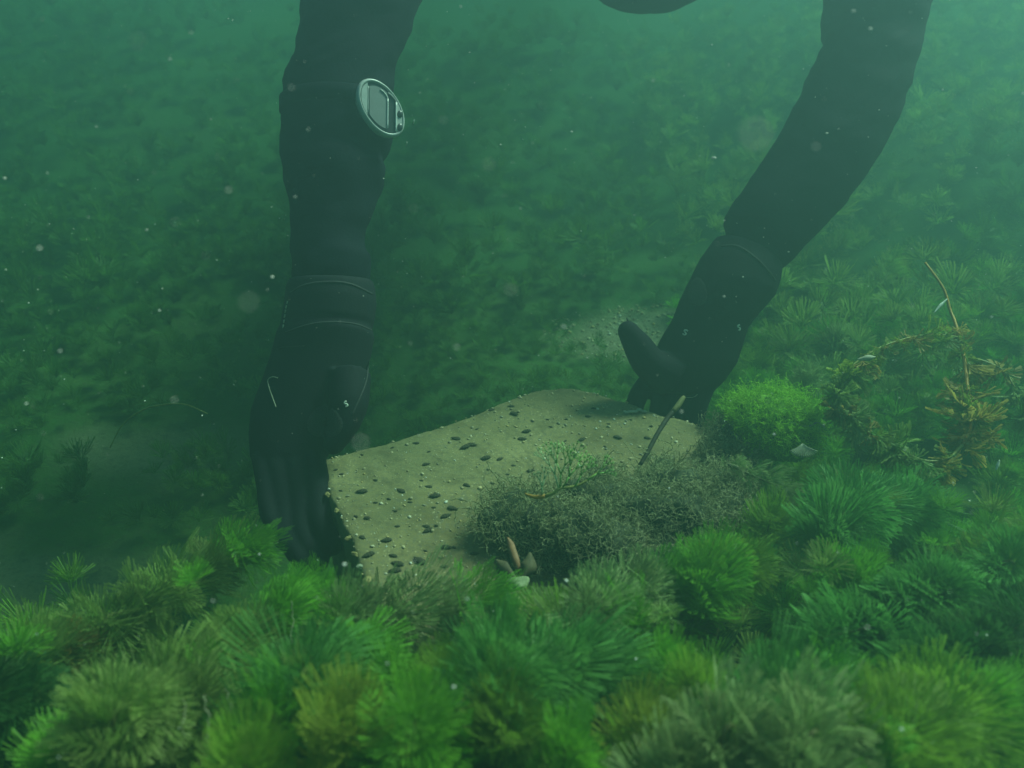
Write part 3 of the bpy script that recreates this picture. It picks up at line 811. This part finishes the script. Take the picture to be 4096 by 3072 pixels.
def bvh_of(o):
    me = o.data; return BVHTree.FromPolygons([v.co[:] for v in me.vertices], [p.vertices[:] for p in me.polygons])
BL, BR, BB = bvh_of(glove_l), bvh_of(glove_r), bvh_of(person)
def hit(bvh, u, v):
    h = bvh.ray_cast(CAMP, ray(u, v).normalized())
    return (h[0], h[1]) if h[0] is not None else (None, None)
def seam(name, bvh, px, r, mat, parent, lift=.0):
    q = []
    pl = catmull([Vector((u, v, 0)) for u, v in px], 26)
    for c in pl:
        p, n = hit(bvh, c.x, c.y)
        if p is not None: q.append(p + n * lift)
    if len(q) < 4: return None
    mb = MB(); mb.tube(q, [r] * len(q), 6)
    return link(name, mb.mesh(name), mat, parent)
seam("cuff_seam", BL, [(1162,1172),(1220,1140),(1310,1128),(1400,1136),(1488,1176)], .0016, M_SEAM, glove_l)
seam("cuff_seam", BL, [(1142,1330),(1230,1300),(1320,1288),(1420,1296),(1488,1322)], .0012, M_SEAM, glove_l)
seam("side_seam", BL, [(1474,1440),(1466,1520),(1440,1590),(1408,1660)], .0012, M_SEAM, glove_l)
seam("cuff_seam", BR, [(2885,985),(2950,985),(3020,1030),(3070,1080),(3100,1120)], .0018, M_SEAM, glove_r)
def patch(name, bvh, u0, v0, ru, rv, mat, parent, lift=.0007):
    """a pad lying on the glove: a grid of points cast onto its surface and lifted a little"""
    V, Fc = [], []; nr, ns = 7, 22
    ok = True
    p, n = hit(bvh, u0, v0); V.append((p + n * lift)[:])
    for i in range(1, nr + 1):
        for j in range(ns):
            a = 2 * math.pi * j / ns; k = i / nr * (1 + .06 * math.sin(3 * a))
            p2, n2 = hit(bvh, u0 + ru * k * math.cos(a), v0 + rv * k * math.sin(a))
            if p2 is None: p2, n2 = Vector(V[-1]), Vector((0, 0, 0))
            V.append((p2 + n2 * (lift if i < nr else -.0006))[:])
    for j in range(ns): Fc.append((0, 1 + j, 1 + (j + 1) % ns))
    for i in range(nr - 1):
        for j in range(ns):
            b = 1 + i * ns; j2 = (j + 1) % ns
            Fc.append((b + j, b + ns + j, b + ns + j2, b + j2))
    me = bpy.data.meshes.new(name); me.from_pydata(V, [], Fc); me.update(); me.polygons.foreach_set("use_smooth", [True] * len(me.polygons))
    o = link(name, me, mat, parent); return o
patch("grip_pad", BL, 1300, 1690, 78, 70, M_PAD, glove_l)
patch("grip_pad", BR, 2790, 1170, 42, 62, M_PAD, glove_r)
def s_mark(bvh, u, v, h, ang, parent, squash=1.0):
    """the small pale S-shaped emblem printed on the glove"""
    pts = [(.42,-.42),(.1,-.5),(-.3,-.42),(-.38,-.2),(-.1,-.03),(.2,.08),(.36,.26),(.2,.45),(-.15,.5),(-.42,.42)]
    ca, sa = math.cos(ang), math.sin(ang); q = []
    for x, y in pts:
        x *= squash
        p, n = hit(bvh, u + h * (x * ca - y * sa), v + h * (x * sa + y * ca))
        if p is not None: q.append(p + n * .0004)
    mb = MB(); mb.tube(q, [.0011] * len(q), 6); link("emblem", mb.mesh("emblem"), M_WHITE, parent)
s_mark(BL, 1384, 1616, 20, -.35, glove_l, .7)
s_mark(BR, 2741, 1330, 21, .45, glove_r, .8)
s_mark(BR, 2955, 1310, 21, -.2, glove_r, .5)
# broken pale lettering along the cuff, seen almost edge-on
for (a, b) in [((1146,1204),(1143,1216)), ((1142,1222),(1139,1234)), ((1138,1240),(1136,1252)), ((1135,1258),(1133,1272)), ((1132,1280),(1130,1292)), ((1129,1300),(1127,1312))]:
    q = []
    for k in (0, .5, 1):
        u, v = a[0] + (b[0] - a[0]) * k + 6, a[1] + (b[1] - a[1]) * k
        p, n = hit(BL, u, v)
        if p is None: p, n = hit(BL, u + 14, v)
        if p is not None: q.append(p + n * .0004)
    if len(q) == 3:
        mb = MB(); mb.tube(q, [.0011] * 3, 5); link("cuff_print", mb.mesh("cuff_print"), M_PALE, glove_l)
seam("cuff_print", BL, [(1112,1402),(1125,1392),(1150,1388),(1185,1386),(1220,1384)], .0009, M_PAD, glove_l, .0003)
seam("loose_thread", BL, [(1112,1512),(1090,1508),(1072,1522),(1080,1560),(1094,1600),(1104,1628)], .0007, M_PALE, glove_l, .0003)
seam("loose_thread", BR, [(2745,1590),(2775,1588),(2790,1578)], .0005, M_PALE, glove_r, .0003)
# frayed tag at the thumb tip
mb = MB(); mb.tube([P(2522,1318,1.19), P(2514,1290,1.19), P(2506,1270,1.19)], [.0028,.0018,.0006], 6); link("pull_tag", mb.mesh("pull_tag"), M_GLOVE, glove_r)

# ------------------------------------------------------------------ dive computer on the vertical arm
ctr = P(1525, 432, 1.125)
b3 = RGT * px_r(87, 1.125) - UPV * px_r(42, 1.125) + FWD * .018
a3 = UPV * px_r(104, 1.125) + FWD * .002
X = b3.normalized(); RX = b3.length
Y = (a3 - X * a3.dot(X)); RY = Y.length; Y.normalize()
Zn = X.cross(Y).normalized()
SK = a3.dot(X)
def dc(x, y, z):                                         # x,y in units of the case half-axes, z in metres
    return X * (x * RX) + a3 * y + Zn * z
dcomp = empty("dive_computer", ctr)
props(dcomp, "grey oval wrist dive computer strapped to the black sleeve", "dive computer")
def ell(n, k, z): return [dc(k * math.cos(2 * math.pi * i / n), k * math.sin(2 * math.pi * i / n), z) for i in range(n)]
def dpart(name, mb, mat): return link(name, mb.mesh(name, name not in ("display", "bezel", "crescent")), mat, dcomp)
mb = MB(); mb.ring_loft([ell(48, .84, -.020), ell(48, .95, -.010), ell(48, 1.0, -.002), ell(48, .985, .001), ell(48, .95, .0025), ell(48, .90, .0028), ell(48, .875, .0012), ell(48, .87, -.001)])
dpart("case", mb, M_CASE)
def plate(x0, x1, k, z, zt):
    """part of the ellipse of size k between two straight upright edges"""
    top, bot = [], []
    for i in range(21):
        x = x0 + (x1 - x0) * i / 20; y = math.sqrt(max(0, k * k - x * x)); top.append((x, y)); bot.append((x, -y))
    loop = top + bot[::-1]
    mb = MB(); mb.ring_loft([[dc(x, y, z) for x, y in loop], [dc(x, y, zt) for x, y in loop]]); return mb
dpart("bezel", plate(-.86, .86, .866, -.0005, .0008), M_FACE)
dpart("display", plate(-.50, .22, .74, .0010, .0016), M_SCREEN)
dpart("crescent", plate(-.85, -.60, .862, .0010, .0024), M_CASE)
dpart("crescent", plate(.60, .85, .862, .0010, .0024), M_CASE)
def rail(x, y0, y1, r, name="ridge", mat=M_RAIL):
    mb = MB(); mb.tube([dc(x, y0 + (y1 - y0) * i / 8, .0022) for i in range(9)], [r] * 9, 8); return dpart(name, mb, mat)
rail(.24, -.66, .48, .0010); rail(.60, -.58, .55, .0012); rail(-.56, -.50, .50, .0006, mat=M_CASE)  # bezel lines; the palest ones carry a painted highlight
arc = [dc(.24 - .40 * (1 - math.cos(a)) , .48 + .20 * math.sin(a), .0022) for a in np.linspace(0, 1.35, 9)]
mb = MB(); mb.tube(arc, [.0008] * 9, 6); dpart("ridge", mb, M_RAIL)
arc = [dc(.60 - .55 * (1 - math.cos(a)), .55 + .20 * math.sin(a), .0022) for a in np.linspace(0, 1.2, 9)]
mb = MB(); mb.tube(arc, [.0008] * 9, 6); dpart("ridge", mb, M_CASE)
for y in (.18, -.34):
    mb = MB(); mb.ball((0, 0, 0), (.0042, .0055, .002), 12, 8)
    o = dpart("button", mb, M_FACE); o.location = dc(.76, y, .0026); o.rotation_euler = Matrix((X, Y, Zn)).transposed().to_euler()
    mb = MB(); mb.tube([dc(.70, y + .06, .0046), dc(.75, y, .005), dc(.80, y - .08, .0046)], [.0007] * 3, 6); lk = link("button_rim", mb.mesh("button_rim"), M_RAIL, o)
    lk.matrix_parent_inverse = o.matrix_local.inverted()
# strap round the sleeve
sc_ = (P(1140, 432, 1.18) + P(1572, 432, 1.18)) / 2
hw = px_r(216, 1.18) + .0035
mb = MB(); ring = []
for zz, gr_ in ((-.011, .0), (-.009, .0025), (.009, .0025), (.011, .0)):
    ring.append([sc_ - ctr + RGT * (hw + gr_) * math.cos(j * math.pi / 20) + FWD * (hw * .92 + gr_) * math.sin(j * math.pi / 20) + UPV * zz for j in range(40)])
mb.ring_loft(ring, cap=False); dpart("strap", mb, M_NEO)

# ------------------------------------------------------------------ snails on the slab
def snail_mesh(seed):
    r = random.Random(seed); rings = []
    n, s = 22, 10
    for i in range(n + 1):
        x = i / n
        rad = .30 * math.sin(min(1, x * 1.18 + .02) * math.pi * .62) * (1 - .35 * max(0, x - .75) / .25)
        rad *= 1 + .10 * math.sin(x * 26 + r.random())
        if i == 0: rad = .015
        if i == n: rad = .10
        oy = .05 * max(0, x - .6)
        rings.append([((x - .55), oy + rad * math.cos(2 * math.pi * k / s), rad * .85 * math.sin(2 * math.pi * k / s) + .2) for k in range(s)])
    mb = MB(); mb.ring_loft(rings); me = mb.mesh("shell"); me.materials.append(M_SNAIL); return me
def snail_foot():
    mb = MB(); mb.ball((.22, 0, .03), (.32, .17, .05), 10, 6); me = mb.mesh("foot"); me.materials.append(simple("snail_foot", (.05, .05, .04), .7)); return me
SN = [snail_mesh(k) for k in range(4)]; SFOOT = snail_foot()
SNAILS = "210,705,1 365,835,3 595,835,3 795,865,4 760,805,2 900,940,3 862,985,3 755,1065,3 745,1040,2 510,1125,3 370,1110,2 405,1215,3 550,1215,2 575,1265,3 560,1305,3 705,1245,4 850,1275,2 865,1165,3 740,1180,1 985,800,2 745,675,2 685,550,2 920,525,3 975,575,4 1015,562,3 1095,640,3 1180,645,2 1310,525,3 1335,480,3 1265,380,3 1130,355,2 1245,335,2 1660,530,3 1875,520,3 1735,350,2 1700,395,2 1370,420,1 1360,715,2 1260,685,1 240,830,1 245,735,1 445,770,1 525,880,1 650,900,1 445,900,1 715,770,1 790,935,1 330,980,1 400,990,2 560,950,1 545,580,1 760,600,1 365,615,1 1045,465,1 1570,410,1 1565,535,1 1800,570,1 2070,455,1 2050,525,2 1480,450,1 1820,440,1 1950,415,1 500,1420,2 575,1040,1 805,1040,1 1225,735,1 1135,790,1 1460,410,1 1030,1205,2 910,1165,1"
SZ = {1: .0060, 2: .0098, 3: .0135, 4: .0165}
SW = {1: "tiny", 2: "small", 3: "middling", 4: "large"}
ORD = "leftmost second third fourth fifth sixth seventh eighth ninth tenth eleventh twelfth".split()
def zone_of(a, b):
    return ("by the gripping glove" if a < 480 and b < 1000 else "on the slab's front part" if b > 1000 else "along the slab's far edge" if b < 470 and a < 1450
            else "below the raised-thumb glove" if a >= 1450 else "beside the algae clump" if a > 950 and b > 600 else "on the slab's middle" if b > 600 else "behind the slab's middle")
SL = [tuple(map(int, tok.split(","))) for tok in SNAILS.split()]
ranks = {}
for a, b, k in sorted(SL): ranks.setdefault((zone_of(a, b), k), []).append((a, b, k))
for i, (a, b, k) in enumerate(SL):
    u, v = 1200 + a * .678, 1400 + b * .678
    p = G(u, v, SLAB_Z); p.z = slab_h(p.x, p.y)
    zone = zone_of(a, b); mates = ranks[(zone, k)]; n = mates.index((a, b, k))
    if len(mates) == 1: lab = f"the only {SW[k]} dark snail {zone}"
    else: lab = f"{SW[k]} dark snail {zone}, {ORD[n] + (' from left' if n else '')} that size"
    r = random.Random(i)
    root = empty("snail", p); root.rotation_euler.z = r.choice([0, 0, math.pi]) + r.uniform(-.7, .7)
    s = SZ[k] * r.uniform(.9, 1.1); root.scale = (s, s * .85, s * .45)
    props(root, lab, "snail", "dark snails on the slab")
    link("shell", SN[i % 4], None, root)
    if k > 1: link("foot", SFOOT, None, root)

# ------------------------------------------------------------------ small things on and round the slab
def leaf_blade(name, pts, widths, mat, label, cat, thick=.0006):
    q = catmull(pts, 14); w = interp(widths, 14); mb = MB(); R = []
    vd = -FWD
    for i, p in enumerate(q):
        tg = (q[min(i + 1, 13)] - q[max(0, i - 1)]).normalized(); s = tg.cross(vd).normalized(); n = s.cross(tg)
        R.append([p - s * w[i] + n * .15 * w[i], p + n * thick, p + s * w[i] + n * .15 * w[i], p + s * w[i] * .9, p - n * thick, p - s * w[i] * .9])
    mb.ring_loft(R); o = link(name, mb.mesh(name), mat); return props(o, label, cat)
leaf_blade("dead_leaf", [P(2082,2300,0.865), P(2062,2240,0.870), P(2042,2180,0.885), P(2030,2150,0.890)], [.0015,.0042,.0042,.0008], M_REDLEAF, "narrow reddish dead leaf standing at the algae clump's foot", "leaf")
leaf_blade("dead_leaf", [P(2090,2310,0.860), P(2115,2265,0.865), P(2120,2210,0.875)], [.002,.009,.001], M_DEADLEAF, "short grey-brown dead leaf behind the narrow reddish one", "leaf")
leaf_blade("dead_leaf", [P(2060,2320,0.855), P(2010,2270,0.865), P(1985,2240,0.870)], [.003,.008,.001], M_DEADLEAF, "dull brown dead leaf lying flat beside the ochre stone", "leaf")
for (u, v, r, lab) in [(2072, 2335, .0085, "ochre stone lying at the foot of the dead leaves")]:
    p = P(u, v, .85); o = link("stone", stone_mesh("stone", (r * 1.35, r * .9, r * .7), u), M_YSTONE if r > .01 else simple("stone_pale_green", (.26, .30, .16), .8, .3, 80, .4)); o.location = p; o.rotation_euler.z = .3
    props(o, lab, "stone")
p = G(2540, 1650, SLAB_Z); mb = MB()
for k in range(5):
    mb.ball((p.x + (k - 2) * .0062, p.y + random.uniform(-.004, .004), SLAB_Z + .0022), (.005, .0035, .0016), 9, 5)
props(link("shell_fragment", mb.remesh("shell_fragment", .0012, 1), M_PALE), "whitish flaky shell fragment on the slab below the raised thumb", "shell")

tw = empty("twig", P(2570, 1845, 1.03)); props(tw, "thin dark twig sticking up from the algae clump", "twig")
mb = MB(); mb.tube([P(2560,1860,1.02), P(2590,1810,1.03), P(2630,1735,1.045), P(2670,1672,1.06), P(2690,1648,1.065)], [.0024,.0027,.0029,.0031,.0030], 9, 20)
o = link("shaft", mb.mesh("shaft"), M_WOOD); adopt(o, tw)
mb = MB(); mb.tube([P(2690,1648,1.0649), P(2712,1622,1.07), P(2730,1595,1.075), P(2738,1586,1.076)], [.0031,.0038,.0032,.0020], 9, 10)
o = link("tip", mb.mesh("tip"), M_WOODTIP); adopt(o, tw)

def forks(mb, p, d, ln, r, lev, rr, spread=.45, plane=None):
    q = p + d * ln
    mid = p.lerp(q, .5) + plane * rr.uniform(-.08, .08) * ln
    mb.tube([p, mid, q], [r, r * .9, r * .8], 5)
    if lev == 0: return
    ax = FWD
    for s in (-1, 1):
        a = s * spread * rr.uniform(.6, 1.2)
        dd = (Matrix.Rotation(a, 3, ax) @ d + plane * rr.uniform(-.25, .25)).normalized()
        forks(mb, q, dd, ln * rr.uniform(.62, .85), r * .82, lev - 1, rr, spread, plane)
sp = empty("plant_sprig", P(2240, 1965, .843)); props(sp, "loose green sprig with an orange stem end lying on the algae clump", "sprig")
mb = MB(); mb.tube([P(2100,1975,.843), P(2140,1988,.841), P(2180,1985,.840)], [.0008,.0020,.0022], 8, 10); o = link("stem_end", mb.mesh("stem_end"), M_ORANGE); adopt(o, sp)
mb = MB(); mb.tube([P(2180,1985,.840), P(2215,1972,.840), P(2238,1955,.840), P(2300,1945,.841), P(2350,1920,.843), P(2420,1865,.850)], [.0021,.0018,.0015,.0013,.001,.0006], 7, 24); o = link("stem", mb.mesh("stem"), M_YSTEM); adopt(o, sp)
rr = random.Random(4)
for (u, v, du, dv, lev, ln, spd, mt) in [(2236,1955,-.30,1,5,.012,.30,"pale"),(2240,1955,.05,1,5,.012,.34,"bright"),(2250,1952,.55,1,5,.0105,.34,"yellow"),(2300,1945,.5,1,4,.010,.34,"bright"),(2350,1920,.9,.6,4,.009,.34,"yellow"),(2170,1985,-.05,1,4,.0075,.36,"pale")]:
    mb = MB(); d = (RGT * du + UPV * dv - FWD * .15).normalized()
    forks(mb, P(u, v, .840), d, ln * 1.25, .0010, lev, rr, spd, FWD)
    o = link("leaf_fan", mb.mesh("leaf_fan"), M_SPRIGP if mt == "pale" else M_SPRIG); adopt(o, sp)

# drowned dead stem at the right with its browned whorls and looping side shoot
def PN(u, v, D): return P(u, v, D * .90)
dead = empty("drowned_plant", PN(3870, 1700, 1.17)); props(dead, "dead water plant with bent orange-brown stem and drooping brown leaf tufts", "dead plant")
mainp = [PN(3700,1050,1.36), PN(3772,1152,1.34), PN(3800,1240,1.325), PN(3820,1290,1.31), PN(3850,1400,1.28), PN(3862,1480,1.26), PN(3872,1560,1.235), PN(3885,1640,1.21), PN(3880,1720,1.185), PN(3850,1780,1.165)]
mb = MB(); mb.tube(mainp, [.0017,.0019,.0021,.0022,.0023,.0024,.0024,.0023,.002,.0015], 8, 50); o = link("stem", mb.mesh("stem"), M_ORANGE); adopt(o, dead)
side = [PN(3850,1780,1.165), PN(3790,1835,1.15), PN(3700,1842,1.145), PN(3600,1800,1.15), PN(3500,1745,1.155), PN(3425,1690,1.16), PN(3370,1620,1.17), PN(3345,1540,1.18), PN(3400,1470,1.195), PN(3500,1400,1.215), PN(3620,1355,1.235), PN(3740,1338,1.26), PN(3850,1350,1.28)]
mb = MB(); mb.tube(side, [.002,.0016,.0013,.001,.001,.001,.001,.0009,.0009,.001,.001,.001,.001], 7, 80); o = link("side_shoot", mb.mesh("side_shoot"), M_YSTEM); adopt(o, dead)
tw2 = [PN(3872,1430,1.27), PN(3950,1450,1.26), PN(4020,1490,1.25), PN(4070,1570,1.23), PN(4110,1640,1.22)]
mb = MB(); mb.tube(tw2, [.002,.0016,.0014,.0012,.0008], 7, 30); o = link("side_shoot", mb.mesh("side_shoot"), M_YSTEM); adopt(o, dead)
BR_W = [whorl_data(900 + k, fans=8, first=4, lv=3, R=.042, cup=.70, wid=.0021, bend=-.1) for k in range(4)]
BRM = {}
for mk in ("brown", "silt", "yellow", "pale"):
    BRM[mk] = []
    for v, f, tp in BR_W:
        me = fast_mesh("leaf_tuft", v, f, {"tip": tp, "tint": np.zeros(len(v))}); me.materials.append(W[mk]); BRM[mk].append(me)
r = random.Random(21)
def tuft(par, p, d, s, mk):
    o = link("leaf_tuft", r.choice(BRM[mk]), None, par)
    q = Vector(d).normalized().to_track_quat('Z', 'Y').to_matrix().to_4x4()
    o.matrix_local = Matrix.Translation(Vector(p) - Vector(par.location)) @ q @ Matrix.Rotation(r.uniform(0, 6.28), 4, 'Z') @ Matrix.Scale(s, 4)
for (u, v, D, s, mk) in [(3874,1560,1.232,1.0,"brown"),(3882,1620,1.215,1.2,"brown"),(3886,1670,1.20,1.25,"brown"),(3878,1725,1.185,1.1,"brown"),(3855,1775,1.165,1.0,"brown"),(3800,1830,1.15,.6,"yellow")]:
    tuft(dead, PN(u, v, D), RGT * r.uniform(-.3, .3) - UPV * 1 + FWD * r.uniform(-.2, .2), s, mk)
for i, (u, v, D, s, mk) in enumerate([(3560,1780,1.152,.95,"silt"),(3480,1730,1.156,1.0,"silt"),(3420,1690,1.16,.8,"pale"),(3365,1610,1.172,.8,"brown"),(3345,1540,1.18,.9,"silt"),(3400,1470,1.195,.9,"silt"),(3450,1430,1.205,.7,"brown"),(3540,1385,1.22,.7,"brown"),(3640,1350,1.24,.6,"brown"),(3990,1470,1.255,1.1,"brown"),(4070,1570,1.23,.9,"pale"),(4110,1650,1.22,.9,"pale")]):
    tuft(dead, PN(u, v, D), RGT * (1 if i < 3 else .2) - UPV * .8 + FWD * r.uniform(-.2, .2), s, mk)
q_ = catmull(side, 60)
for i in range(2, 58, 2):
    tuft(dead, q_[i], RGT * r.uniform(-.6, .8) - UPV * r.uniform(.2, 1) + FWD * r.uniform(-.4, .2), r.uniform(.45, .8), r.choice(["yellow", "silt", "pale", "yellow", "brown"]))
q_ = catmull(mainp, 40)
for i in range(14, 38, 2):
    tuft(dead, q_[i], RGT * r.uniform(-1, 1) - UPV * r.uniform(.2, .9) + FWD * r.uniform(-.4, .2), r.uniform(.4, .85), r.choice(["brown", "brown", "yellow"]))
q_ = catmull(tw2, 20)
for i in range(3, 20, 3):
    tuft(dead, q_[i], RGT * r.uniform(-.4, 1) - UPV * r.uniform(.2, .9), r.uniform(.5, .8), r.choice(["brown", "pale", "yellow"]))
# pale split sheath near its broken top
leaf_blade("leaf_scrap", [PN(3735,1252,1.31), PN(3762,1222,1.315), PN(3788,1196,1.32)], [.0006,.0026,.0008], M_WHITE, "white torn scrap clinging near the orange stem's top", "leaf")
leaf_blade("leaf_scrap", [PN(3430,1438,1.18), PN(3470,1432,1.18), PN(3505,1428,1.185)], [.001,.0042,.0006], M_PALE, "pale drifting leaf above the looping side shoot", "leaf")
leaf_blade("leaf_scrap", [P(3984,1880,1.0), P(3990,1860,1.0), P(3998,1840,1.0)], [.001,.0022,.0008], M_WHITE, "bright white sliver drifting below the dead stem", "leaf")
# pale dead fan below the bright algae tuft
pf = empty("leaf_fan", P(3215, 1790, 1.02)); props(pf, "pale straw-coloured leaf fan hanging under the bright algae tuft", "leaf")
mb = MB()
for k in range(15):
    a = -1.1 + 2.2 * k / 14
    mb.tube([P(3210,1775,1.02), P(3212 + 28 * math.sin(a), 1785 + 16 * math.cos(a), 1.018), P(3215 + 62 * math.sin(a), 1785 + 45 * math.cos(a), 1.015)], [.0004,.0005,.0006], 5, 8)
o = link("leaf_segment", mb.mesh("leaf_segment"), M_PALE); adopt(o, pf)
shoot("loose green sprig with splayed tips under the bright algae tuft", [P(3120,1945,.98), P(3050,1920,.985), P(2960,1880,.99), P(2900,1850,1.0)], 5, "yellow", .75, "pale", .02, "loose sprigs behind the slab", False, "waterweed_sprig")

# thin arched stem in the dim water at the left
mb = MB(); mb.tube([P(440,1790,1.25), P(490,1700,1.25), P(570,1640,1.25), P(660,1618,1.25), P(740,1618,1.25), P(830,1655,1.25)], [.0009,.0011,.0013,.0013,.0012,.0009], 6, 40)
props(link("bare_stem", mb.mesh("bare_stem"), M_YSTEM), "thin bare stem arching over the dim bed beside the vertical arm", "stem")
# pale threads hanging among the front shoots
M_SEDTH = simple("silted_thread", (0.24, 0.25, 0.15), 0.8, 0.3, 120)
TH = [([(735,2790,.56),(745,2850,.555),(728,2900,.55),(740,2950,.55),(722,2990,.55)], "pale crinkled thread hanging from the silt-brown shoot, leftmost of three"),
      ([(815,2780,.565),(822,2840,.56),(838,2890,.555),(832,2940,.55),(850,2985,.55)], "pale crinkled thread in the middle of the three hanging ones"),
      ([(905,2740,.57),(915,2800,.565),(925,2840,.56),(918,2885,.56)], "pale crinkled thread nearest the blue-green shoot"),
      ([(1160,2400,.70),(1175,2470,.70),(1165,2560,.69),(1185,2630,.69),(1195,2660,.69)], "pale silted thread hanging beside the second silted row")]
for q, lab in TH:
    q2 = catmull([P(*a) for a in q], 18)
    q2 = [p + Vector((random.uniform(-1, 1), random.uniform(-1, 1), random.uniform(-1, 1))) * .0012 for p in q2]
    mb = MB(); mb.tube(q2, [random.uniform(.0002, .0005) for _ in q2], 5)
    props(link("algae_thread", mb.mesh("algae_thread"), M_SEDTH), lab, "thread", "pale threads among the front shoots")

# gravel on the bare sandy patch behind the slab
pts, szs = [], []
for _ in range(700):
    a, k = rng.uniform(0, 6.28), rng.random() ** .5
    x, y = .26 + .20 * k * math.cos(a), 1.60 + .12 * k * math.sin(a)
    s = .001 + .004 * rng.random() ** 3; pts.append((x, y, bed_z(x, y) + s * .2)); szs.append(s)
props(link("gravel", scatter_pebbles("gravel", pts, szs), M_GRAVEL), "pale gravel on the bare sandy patch behind the slab", "gravel", kind="stuff")

# ------------------------------------------------------------------ matter suspended in the water
pts, szs = [], []
for _ in range(4500):
    pts.append((rng.uniform(-1.1, 1.2), rng.uniform(.30, 2.2), rng.uniform(.12, .82))); szs.append(.00034 + .0009 * rng.random() ** 5)
for (u, v, D, s) in [(2855,632,.78,.0020),(3412,45,.55,.0015),(3480,115,.55,.0016),(3355,515,.7,.0008),(18,713,.6,.0012),(1088,1108,.6,.0012)]:
    q = P(u, v, D); pts.append(q[:]); szs.append(s)
for (u, v, D, s) in [(3020,540,.116,.00105),(992,1210,.175,.00072),(1953,657,.25,.00062),(2040,1160,.25,.0006),(1440,1770,.20,.0006),(550,165,.19,.0004)]:   # specks drifting close by, far out of focus
    q = P(u, v, D); pts.append(q[:]); szs.append(s)
sp_ = scatter_pebbles("suspended_particles", pts, szs)
props(link("suspended_particles", sp_, M_WHITE), "pale specks drifting in the murky water", "particles", kind="stuff")

# ------------------------------------------------------------------ the murky water
bm = bmesh.new(); bmesh.ops.create_cube(bm, size=1.0)
TOP, BOT, HALF = 1.16, -1.3, 21.0
for v in bm.verts: v.co = Vector((v.co.x * 2 * HALF, v.co.y * 2 * HALF + .9, BOT if v.co.z < 0 else TOP))
hm = bpy.data.meshes.new("haze"); bm.to_mesh(hm); bm.free()
m = bpy.data.materials.new("murky_green_water"); m.use_nodes = True
nt = m.node_tree; nt.nodes.remove(nt.nodes["Principled BSDF"])
pv = nt.nodes.new("ShaderNodeVolumePrincipled")
pv.inputs["Color"].default_value = (0.116, 0.246, 0.230, 1)
pv.inputs["Absorption Color"].default_value = (0.0, 0.25, 0.08, 1)
pv.inputs["Density"].default_value = 0.64
pv.inputs["Anisotropy"].default_value = 0.60
nt.links.new(pv.outputs[0], nt.nodes["Material Output"].inputs["Volume"])
props(link("haze", hm, m), "murky blue-green lake water", "water", kind="stuff")
